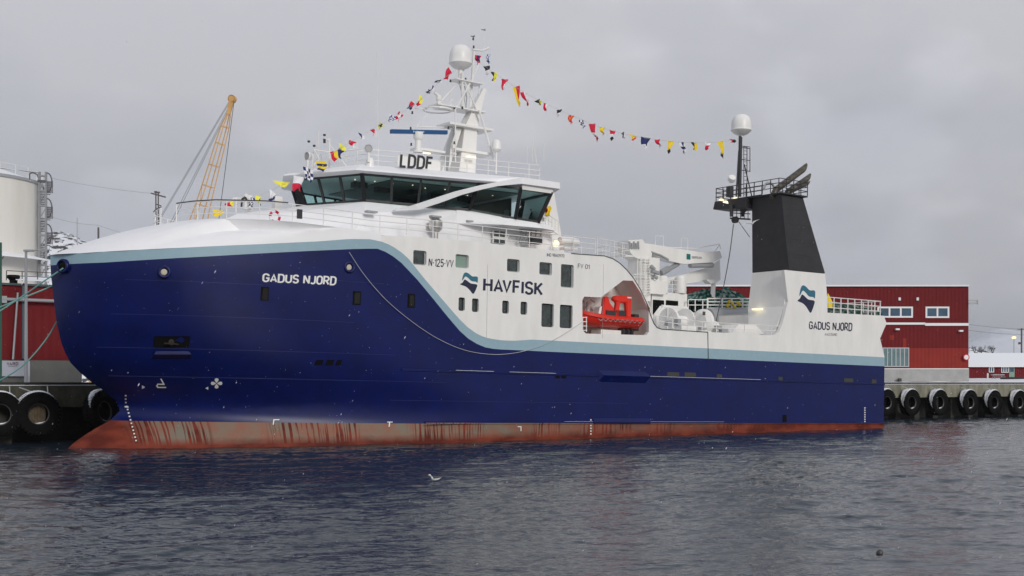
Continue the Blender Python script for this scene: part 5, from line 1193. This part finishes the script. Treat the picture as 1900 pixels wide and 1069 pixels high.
for i in range(4):
    for t0, t1 in zip(ts, ts[1:]): bo.bar(cp(t0, i), cp(t1, i), .055, 5)
for t in ts[1:-1]:
    for i in range(4): bo.bar(cp(t, i), cp(t, (i+1) % 4), .038, 4)
for t0, t1 in zip(ts[1:6], ts[2:7]): bo.bar(cp(t0, 0), cp(t1, 3), .035, 4)
bo.build('lattice_boom', 'craney', yc, cc)
hd = MB(); hd.loft([[tp0+u_*a*.16+w_*b*.16 for a, b in ((-1, -1), (1, -1), (1, 1), (-1, 1))], [Vector(D(429.5, 188, DC))+u_*a*.22+w_*b*.22 for a, b in ((-1, -1), (1, -1), (1, 1), (-1, 1))]]); hd.build('boom_head', 'craney', yc, cc)
hc = Vector(D(431, 184, DC)); MB().lathe([(0, -.25), (.3, -.25), (.34, -.1), (.37, -.25), (.37, .25), (0, .25)], hc, (.25, 1, 0), 18).build('sheave', 'craney', yc, cc)
for q in (((424, 190), (262, 462)), ((425, 192), (266, 460)), ((426, 195), (292, 462)), ((427, 197), (297, 462))): MB().bar(D(*q[0], DC+.5), D(*q[1], DC+.5), .022, 4).build('boom_cable', 'wire', yc, cc)
MB().bar(D(434, 190, DC-.5), D(398, 470, DC-.5), .03, 4).build('hoist_cable', 'wire', yc, cc)
bd = MB(); c = cc; bd.box(c[0]-6, c[0]+1.5, DC-1.6, DC+1.6, 5.0, 7.4); bd.box(c[0]-4.5, c[0]+3, DC-2.4, DC-1.4, 3.9, 5.0); bd.box(c[0]-4.5, c[0]+3, DC+1.4, DC+2.4, 3.9, 5.0); bd.bar((c[0]-4, DC, 7.2), D(270, 460, DC+.5), .15); bd.build('machine_body', 'craney', yc, cc)
# ================================================================== LINES, FLAGS, ROPES
def line3(pts, n=8):
    """smooth 3D curve through (px,py,y) on the ship."""
    P = [np.array(Y(*p)) for p in pts]; o = []
    for i in range(len(P)-1):
        a = P[max(0, i-1)]; b = P[i]; c = P[i+1]; d = P[min(len(P)-1, i+2)]
        for k in range(n): t = k/n; o.append(.5*((2*b)+(-a+c)*t+(2*a-5*b+4*c-d)*t*t+(-a+3*b-3*c+d)*t**3))
    o.append(P[-1]); return o
def rope(pts, name, mt, label, cat, r, group=None, n=8):
    q = line3(pts, n); return lone(MB().path(q, r, 5), name, mt, label, cat, group, ship_at=tuple(q[0]))
AL = [(884, 112, 0), (905, 127, -.1), (935, 147, -.2), (960, 164, -.4), (1000, 186, -.6), (1060, 214, -.9), (1120, 238, -1.2), (1180, 253, -1.5), (1240, 262, -1.8), (1300, 265, -2), (1345, 262, -2.1), (1372, 257, -2.2)]
FL = [(845, 130, 0), (818, 150, -.3), (781, 184, -.8), (741, 212, -1.4), (706, 231, -1.9), (671, 251, -2.4), (633, 274, -2.9), (595, 299, -3.3), (571, 316, -3.3), (548, 328, -3), (510, 350, -1.6), (480, 363, -1), (440, 379, -.8), (404, 396, -.6)]
rope(AL, 'flag_line', 'cord', 'thin flag line sagging from the main mast to the aft mast', 'flag line', .012); rope(FL, 'flag_line', 'cord', 'thin flag line running from the main mast down to the foredeck', 'flag line', .012)
ORD = ['first', 'second', 'third', 'fourth', 'fifth', 'sixth', 'seventh', 'eighth', 'ninth', 'tenth', 'eleventh', 'twelfth', 'thirteenth', 'fourteenth', 'fifteenth', 'sixteenth', 'seventeenth', 'eighteenth', 'nineteenth', 'twentieth', 'twenty-first', 'twenty-second', 'twenty-third', 'twenty-fourth']
NMC = dict(f_red='red', f_yel='yellow', f_lem='lemon', f_nav='navy', f_blk='black', f_wht='white', f_org='orange', f_blu='blue')
def flag(px, py, y, w, h, cols, seed, label, ang=0., shape='r', pat='v', grp='signal flags strung over the trawler'):
    """one cloth hung by its upper edge near (px,py); w,h in metres."""
    rs = random.Random(seed); nx, nz = 12, 8; top = Vector(Y(px, py, y)); mb = MB()
    ph = rs.uniform(0, 6); am = rs.uniform(.07, .13); sk = rs.uniform(-.15, .25)
    ca, sa = math.cos(ang), math.sin(ang)
    for j in range(nz+1):
        v = j/nz
        for i in range(nx+1):
            u = i/nx-.5
            if shape == 't': uu = u*(1-v*.92)
            elif shape == 's': uu = u*(1-.65*v)*(1 if v < .8 else 1)
            else: uu = u*(1-.35*v*rs.choice((1, 1)))
            dx = uu*w+sk*v*h+.06*math.sin(v*5+ph); dz = -v*h*(1-.25*abs(math.sin(u*3+ph))*v)
            dy = am*math.sin(u*7+v*4+ph)*(.3+v)
            mb.v.append((top.x+dx*ca-dz*sa, top.y+dy, top.z+dx*sa+dz*ca))
    n = len(cols)
    for j in range(nz):
        for i in range(nx):
            a = j*(nx+1)+i; mb.f.append((a, a+1, a+nx+2, a+nx+1))
            if pat == 'v': k = min(n-1, int(i/nx*n))
            elif pat == 'h': k = min(n-1, int(j/nz*n))
            elif pat == 'c': k = ((i//3)+(j//2)) % n
            elif pat == 'd': k = 0 if i/nx+j/nz < 1 else n-1
            elif pat == 'b': k = (n-1) if (.33 < i/nx < .66 or .35 < j/nz < .62) else 0
            else: k = 0
            mb.m.append(k)
    c = [q for q in cols]
    return lone(mb, 'signal_flag', c, label, 'flag', grp, ship_at=tuple(top), smooth=True)
FS_ = .84
AF = [(901, 123, .75, .8, ['f_blk', 'f_wht'], 'h', 's', .3), (917, 134, .7, .95, ['f_blk', 'f_lem'], 'v', 't', .1), (935, 147, .8, 1.0, ['f_red', 'f_wht'], 'd', 's', .1), (956, 161, .9, 1.9, ['f_yel', 'f_red'], 'v', 't', .35), (972, 171, .8, 1.3, ['f_red', 'f_wht'], 'v', 't', .2), (998, 185, .7, .6, ['f_blk', 'f_lem'], 'd', 't', .5), (1012, 192, .6, .8, ['f_red', 'f_wht'], 'v', 's', 0), (1036, 204, .7, .6, ['f_blk', 'f_wht'], 'h', 's', .3), (1060, 214, .7, .9, ['f_org', 'f_red'], 'c', 's', 0), (1080, 223, .7, .8, ['f_nav', 'f_wht'], 'c', 's', .1), (1098, 230, .9, 1.8, ['f_red', 'f_red', 'f_wht', 'f_red'], 'h', 't', .2), (1117, 236, .8, .8, ['f_yel'], 'v', 't', .1), (1135, 242, .8, 1.0, ['f_red', 'f_wht', 'f_blk'], 'h', 't', 0), (1154, 247, .4, .6, ['f_blk', 'f_wht'], 'd', 't', .6), (1174, 251, 1.0, .6, ['f_yel', 'f_red'], 'd', 't', -.1), (1197, 255, 1.3, 1.1, ['f_nav', 'f_nav', 'f_wht'], 'h', 's', 0), (1220, 259, .8, .8, ['f_red', 'f_red', 'f_wht'], 'h', 't', .2), (1243, 261.5, .9, 1.3, ['f_yel', 'f_yel', 'f_blk'], 'h', 't', 0), (1267, 264, .9, 1.2, ['f_wht', 'f_red', 'f_nav'], 'b', 't', .1), (1288, 264.5, .8, .9, ['f_blk', 'f_yel'], 'v', 's', 0), (1312, 264.5, .8, .8, ['f_wht', 'f_red', 'f_red'], 'h', 's', 0), (1337, 262.5, .9, 1.8, ['f_yel', 'f_yel', 'f_blk'], 'h', 't', .35), (1359, 258.5, .8, .4, ['f_red', 'f_blk'], 'v', 'r', .1)]
def yat(L, px): xs = sorted((p[0], p[2]) for p in L); return float(np.interp(px, [a[0] for a in xs], [a[1] for a in xs]))
def cn_(cols):
    o = []
    for c in cols:
        if NMC[c] not in o: o.append(NMC[c])
    return ' and '.join(o)
for i, (px, py, w, h, cols, pat, shp, an_) in enumerate(AF):
    flag(px, py, yat(AL, px), w*FS_, h*FS_, cols, i+1, '%s signal flag, %s from the main mast on the aft line' % (cn_(cols), ORD[i]), an_, shp, pat)
FF = [(836, 131, .55, 1.0, ['f_red'], 'v', 'r', -.95), (818, 149, .25, .6, ['f_nav', 'f_wht'], 'v', 'r', -.9), (805, 161, .25, .8, ['f_nav', 'f_wht'], 'v', 'r', -.85), (797, 168, .25, .4, ['f_nav'], 'v', 'r', -.9), (783, 181, .5, 1.0, ['f_lem', 'f_red'], 'h', 's', -.8), (768, 192, .4, .9, ['f_red', 'f_nav'], 'h', 'r', -.7), (743, 209, .5, .7, ['f_red', 'f_wht'], 'b', 'r', -.6), (727, 214, .6, .55, ['f_wht', 'f_blu'], 'c', 'r', -.2), (708, 229, .5, .5, ['f_lem', 'f_blk'], 'b', 't', -.4), (691, 240, .4, .6, ['f_red', 'f_wht'], 'd', 'r', .3), (672, 250, .6, .4, ['f_nav', 'f_wht'], 'v', 't', -.4), (655, 262, .6, .5, ['f_red', 'f_wht'], 'd', 'r', -.2), (635, 269, .6, .8, ['f_lem', 'f_nav'], 'h', 'r', -.4), (621, 280, 1.0, .75, ['f_red', 'f_yel', 'f_nav'], 'v', 'r', .35), (596, 299, .9, .8, ['f_yel', 'f_nav', 'f_yel', 'f_nav'], 'h', 'r', .1), (573, 313, .8, 1.0, ['f_nav', 'f_wht'], 'c', 'r', -.25), (553, 327, .85, 1.15, ['f_wht', 'f_red'], 'h', 'r', -.05), (524, 337, 1.4, .5, ['f_lem'], 'v', 't', .0), (507, 356, .55, .9, ['f_wht', 'f_wht', 'f_nav'], 'd', 's', -.55), (480, 364, .5, .8, ['f_lem', 'f_blk'], 'd', 't', -.2), (466, 367, .45, .8, ['f_wht', 'f_nav'], 'c', 'r', 0), (427, 375, .95, .45, ['f_red', 'f_lem'], 'v', 't', .35), (404, 390, .85, .5, ['f_yel'], 'v', 'r', 0)]
for i, (px, py, w, h, cols, pat, shp, an_) in enumerate(FF):
    flag(px, py, yat(FL, px), w*.92, h*.92, cols, i+101, '%s signal flag, %s from the main mast on the forward line' % (cn_(cols), ORD[i]), an_, shp, pat)
flag(888, 103, 0, .6, .75, ['f_red', 'f_red', 'f_nav'], 300, 'dark red ensign hanging below the mast yard', .0, 's', 'b', 'ensigns at the mast'); flag(906, 100, 0, .3, .8, ['f_wht', 'f_blu'], 301, 'small pale blue and white house flag hanging from the mast yard tip', .0, 'r', 'c', 'ensigns at the mast')
flag(1012, 383, -7.0, .6, .9, ['f_red', 'f_wht'], 302, 'folded red and white flag tied on the wing stair', .0, 'r', 'h', 'ensigns at the bridge wing'); flag(1017, 383, -7.2, .4, .7, ['f_yel'], 303, 'bundled yellow flag tied beside the bridge wing', .2, 'r', 'h', 'ensigns at the bridge wing')
# mooring lines
def mrope(pts, label, r=.045): return rope(pts, 'mooring_rope', 'rope', label, 'rope', r, 'mooring ropes at the bow', 6)
mrope([(117, 498, -1.5), (80, 523, 0), (40, 551, 2), (-20, 590, 4)], 'mint green mooring rope from the bow fairlead, the upper one'); mrope([(102, 529, 1), (60, 546, 2), (30, 558, 3), (-20, 578, 5)], 'mint green mooring rope coming round the stem, just under the fairlead rope'); mrope([(106, 596, 1.5), (88, 626, 2.2), (60, 661, 3.3), (30, 688, 4.6), (-20, 717, 7)], 'mint green mooring rope sagging low from the stem past the white sign board')
rope([(648, 468, -8.02), (676, 510, -7.98), (715, 555, -7.95), (762, 595, -7.92), (810, 627, -7.92), (860, 649, -7.92), (910, 657.5, -7.92), (955, 655, -7.92), (1000, 643, -7.92), (1040, 624, -7.92), (1080, 598, -7.85)], 'hull_line', 'cord', 'thin pale line looping down the blue hull from the fairlead to the boat bay', 'rope', .018)
rope([(1361, 416, -2.5), (1354, 470, -2.4), (1343, 530, -2.2), (1328, 600, -2)], 'hoist_wire', 'wire', 'dark wire hanging from the black block down to the deck', 'wire', .04); rope([(1371, 412, -3), (1391, 440, -4.2)], 'stay_wire', 'wire', 'short dark stay between the black block and the funnel', 'wire', .03)
# lifebuoy
c = Y(510, 402, -5.9); lbo = empty('lifebuoy', 'red and white lifebuoy hanging on the foredeck rail', 'lifebuoy', ship_at=c)
for k in range(8):
    mb = MB(); rings_ = []
    for i in range(5):
        a = math.pi/4*k+math.pi/4*i/4; cc_ = Vector((c[0]+.32*math.cos(a), c[1], c[2]+.32*math.sin(a))); u = Vector((math.cos(a), 0, math.sin(a))); rings_.append([cc_+(u*math.cos(b)+Vector((0, 1, 0))*math.sin(b))*.085 for b in [j*math.pi/4 for j in range(8)]])
    mb.loft(rings_); mb.build('ring_band', 'f_red' if k % 2 else 'f_wht', lbo, c, smooth=True)
# nets
def heap(name, px0_, px1_, pyb, pyt, y, dep, mt, label, seed, bumps):
    rs = np.random.RandomState(seed); a = Y(px0_, pyb, y); b = Y(px1_, pyb, y); t = Y((px0_+px1_)/2, pyt, y); c = ((a[0]+b[0])/2, y+dep/2, (a[2]+b[2])/2); mb = MB(); n, m = 48, 30
    hx = abs(b[0]-a[0])/2; H_ = t[2]-c[2]; B_ = [(rs.uniform(-.75, .75), rs.uniform(-.6, .6), rs.uniform(.14, .34), rs.uniform(.3, 1)) for _ in range(bumps)]
    for i in range(n+1):
        for j in range(m+1):
            u, v = i/n*2-1, j/m*2-1; r = max(abs(u)**3, abs(v)**3); h = (1-min(1, u**4*.8+.0))**.5*.85*(1-v**6)**.5 if abs(v) < 1 else 0
            for bu, bv, br_, bh in B_: h += .22*bh*math.exp(-((u-bu)**2+(v-bv)**2)/br_**2*2)*(1-r)
            h += .05*math.sin(u*31+v*17)*(1-r)+.04*math.sin(u*57-v*41)*(1-r)
            mb.v.append((c[0]+u*hx, c[1]+v*dep/2, c[2]+h*H_))
    for i in range(n):
        for j in range(m): k = i*(m+1)+j; mb.f.append((k, k+m+1, k+m+2, k+1)); mb.m.append(0)
    return lone(mb, name, mt, label, 'net', ship_at=c)
def net_mat(name, a, b, c_):
    m = bpy.data.materials.new(name); m.use_nodes = True; t = m.node_tree; p = t.nodes['Principled BSDF']; p.inputs['Roughness'].default_value = .9
    tc = N(t, 'ShaderNodeTexCoord'); n = N(t, 'ShaderNodeTexNoise'); n.inputs['Scale'].default_value = 2.2; n.inputs['Detail'].default_value = 4; t.links.new(tc.outputs['Object'], n.inputs[0])
    r = N(t, 'ShaderNodeValToRGB'); k = r.color_ramp.elements; k[0].position = .38; k[0].color = (*a, 1); k[1].position = .62; k[1].color = (*c_, 1); q = k.new(.5); q.color = (*b, 1); t.links.new(n.outputs['Fac'], r.inputs[0]); t.links.new(r.outputs[0], p.inputs['Base Color'])
    w = N(t, 'ShaderNodeTexWave'); w.inputs['Scale'].default_value = 2.2; w.inputs['Distortion'].default_value = 14; w.inputs['Detail'].default_value = 4; t.links.new(tc.outputs['Object'], w.inputs[0]); u = N(t, 'ShaderNodeBump'); u.inputs['Distance'].default_value = .2; t.links.new(w.outputs['Fac'], u.inputs['Height']); t.links.new(u.outputs[0], p.inputs['Normal']); return m
M['net1'] = net_mat('green trawl netting', (.004, .03, .05), (.008, .20, .125), (.50, .62, .58)); M['net2'] = net_mat('green and grey nets', (.01, .03, .03), (.01, .12, .07), (.35, .36, .34))
heap('net_heap', 1314, 1402, 578, 534, 1.6, 4.0, 'net1', 'tall heap of green and navy trawl net piled in the white pen before the funnel', 4, 9)
heap('net_heap', 1534, 1640, 583, 560, -5.8, 6.0, 'net2', 'long low heap of green nets behind the stern railing', 6, 14)
for i, (px, py) in enumerate(((1350, 567), (1356, 574), (1359, 564), (1363, 570), (1366, 577), (1369, 562), (1372, 565), (1353, 560))):
    c = Y(px, py, .9); lone(MB().lathe([(0, -.16), (.1, -.13), (.16, 0), (.1, .13), (0, .16)], c, n=10), 'net_float', 'yellow', 'yellow round float tangled in the net pen before the funnel', 'float', 'yellow floats in the net pen', ship_at=c, smooth=True)
c = Y(1536, 560, -5.2); lone(MB().lathe([(0, .75), (.15, .5), (.4, 0), (.42, -.5)], c, n=12), 'yellow_buoy', 'yellow', 'yellow cone shaped buoy just aft of the funnel', 'buoy', ship_at=c)
# gulls
M['gullw'] = mat('white feathers', (.78, .78, .78), .7); M['gullg'] = mat('dark grey feathers', (.05, .055, .065), .7); M['bill'] = mat('yellow bill', (.6, .4, .05), .5)
def gull_body(c, fwd, L, up=.0):
    c = Vector(c); f = Vector(fwd).normalized(); s = f.cross(Vector((0, 0, 1))).normalized(); u = s.cross(f)
    prof = [(-.50, .0, .12), (-.42, .04, .11), (-.25, .13, .05), (0, .19, .02), (.18, .18, .02), (.28, .14, .06), (.32, .10, .14), (.35, .085, .23), (.40, .09, .29), (.46, .085, .31), (.52, .05, .30), (.54, .0, .295)]
    return MB().loft([[c+f*(t*L)+u*(h*L+up)+(s*math.cos(k*math.pi/5)*r*L+u*math.sin(k*math.pi/5)*r*L*(.85)) for k in range(10)] for t, r, h in prof]), f, s, u
c = Vector((-( 950-808)/F*52.5, 52.5, .09)); g, f, s, u = gull_body(c, (-1, -.12, 0), .52); gr = empty('gull', 'gull floating on the dark water below the hull', 'gull', at=c); g.build('body', 'gullw', gr, c, smooth=True)
wg = MB(); 
wg.loft([[c+f*(t*.52)+s*math.cos(b)*rr*.52+u*(h+math.sin(b)*rr*.87)*.52 for b in [math.radians(q) for q in (-2, 20, 45, 68, 90, 112, 135, 160, 182)]] for t, rr, h in ((.20, .19, .05), (.05, .215, .045), (-.2, .17, .07), (-.42, .08, .12), (-.66, .03, .16))])
wg.build('wing', 'gullg', gr, c); MB().bar(c+f*.265+u*.155, c+f*.325+u*.145, .012, 6, r2=.004).build('bill', 'bill', gr, c)
MB().bar(c+f*.235+u*.17+s*.042, c+f*.235+u*.17-s*.042, .008, 6).build('eye', 'dark', gr, c)
c = Vector(D(1395, 415, 104)); g, f, s, u = gull_body(c, (.45, -.85, .0), .5); gf = empty('gull', 'white gull gliding past the black funnel', 'gull', at=c); g.build('body', 'gullw', gf, c, smooth=True)
for sg_, e1_, e2_ in ((-1, (1383, 415, 104), (1375, 419.5, 104)), (1, (1402, 411, 104), (1409, 407.5, 104))):
    a = c; b = Vector(D(*e1_)); d = Vector(D(*e2_)); w = f*.13
    MB().loft([[a+w, a+w*.9+u*.02, a-w+u*.02, a-w], [b+w*.9+u*.05, b+w*.9+u*.07, b-w*.8+u*.07, b-w*.8+u*.05], [d, d+u*.01, d-w*.4+u*.01, d-w*.4]]).build('wing', 'gullw', gf, c)
MB().bar(c+f*.26+u*.148, c+f*.32+u*.14, .015, 6, r2=.004).build('bill', 'bill', gf, c)
c = Vector(((1632-950)/F*30.1, 30.1, .02)); lone(MB().lathe([(0, .10), (.045, .09), (.075, .05), (.08, 0), (.07, -.05), (0, -.08)], c, (.2, 0, 1), 14), 'float', mat('wet brown float', (.05, .045, .04), .4), 'small round brown float bobbing alone on the water, lower right', 'float', at=c, smooth=True)
# falling snow: loose flakes in the air
fl_ = MB(); rs = random.Random(12)
for _ in range(2600):
    d = 7+85*rs.random()**.7; x = rs.uniform(-.42, .42)*d*1.05; z = CAMH+rs.uniform(-.14, .31)*d
    if z < .05: continue
    if d > 60 and x > -25+ (d-77)*1.3: pass
    r = rs.uniform(.003, .0065)*(1+ d/110); p = Vector((x, d, z)); l = Vector((-.5, 0, -1)).normalized()*r*rs.uniform(1, 2.4)
    fl_.add([p+l, p-l, p+Vector((r*.6, 0, 0)), p-Vector((r*.6, 0, 0)), p+Vector((0, r*.6, 0)), p-Vector((0, r*.6, 0))], [(0, 2, 4), (0, 4, 3), (0, 3, 5), (0, 5, 2), (1, 4, 2), (1, 3, 4), (1, 5, 3), (1, 2, 5)])
sf = fl_.build('falling_snow', mat('snow flakes', (.85, .85, .87), .9)); sf['kind'] = 'stuff'
# air: thin winter haze over the whole place
hz = MB().box(-3800, 3800, -60, 5300, -1.2, 900)
hm_ = bpy.data.materials.new('pale winter haze'); hm_.use_nodes = True; t = hm_.node_tree; t.nodes.clear()
pv = N(t, 'ShaderNodeVolumePrincipled'); pv.inputs['Color'].default_value = (.97, .98, 1, 1); pv.inputs['Density'].default_value = .00006; pv.inputs['Anisotropy'].default_value = .0
ho = N(t, 'ShaderNodeOutputMaterial'); t.links.new(pv.outputs[0], ho.inputs['Volume'])
h_ = hz.build('haze', hm_); h_['kind'] = 'stuff'
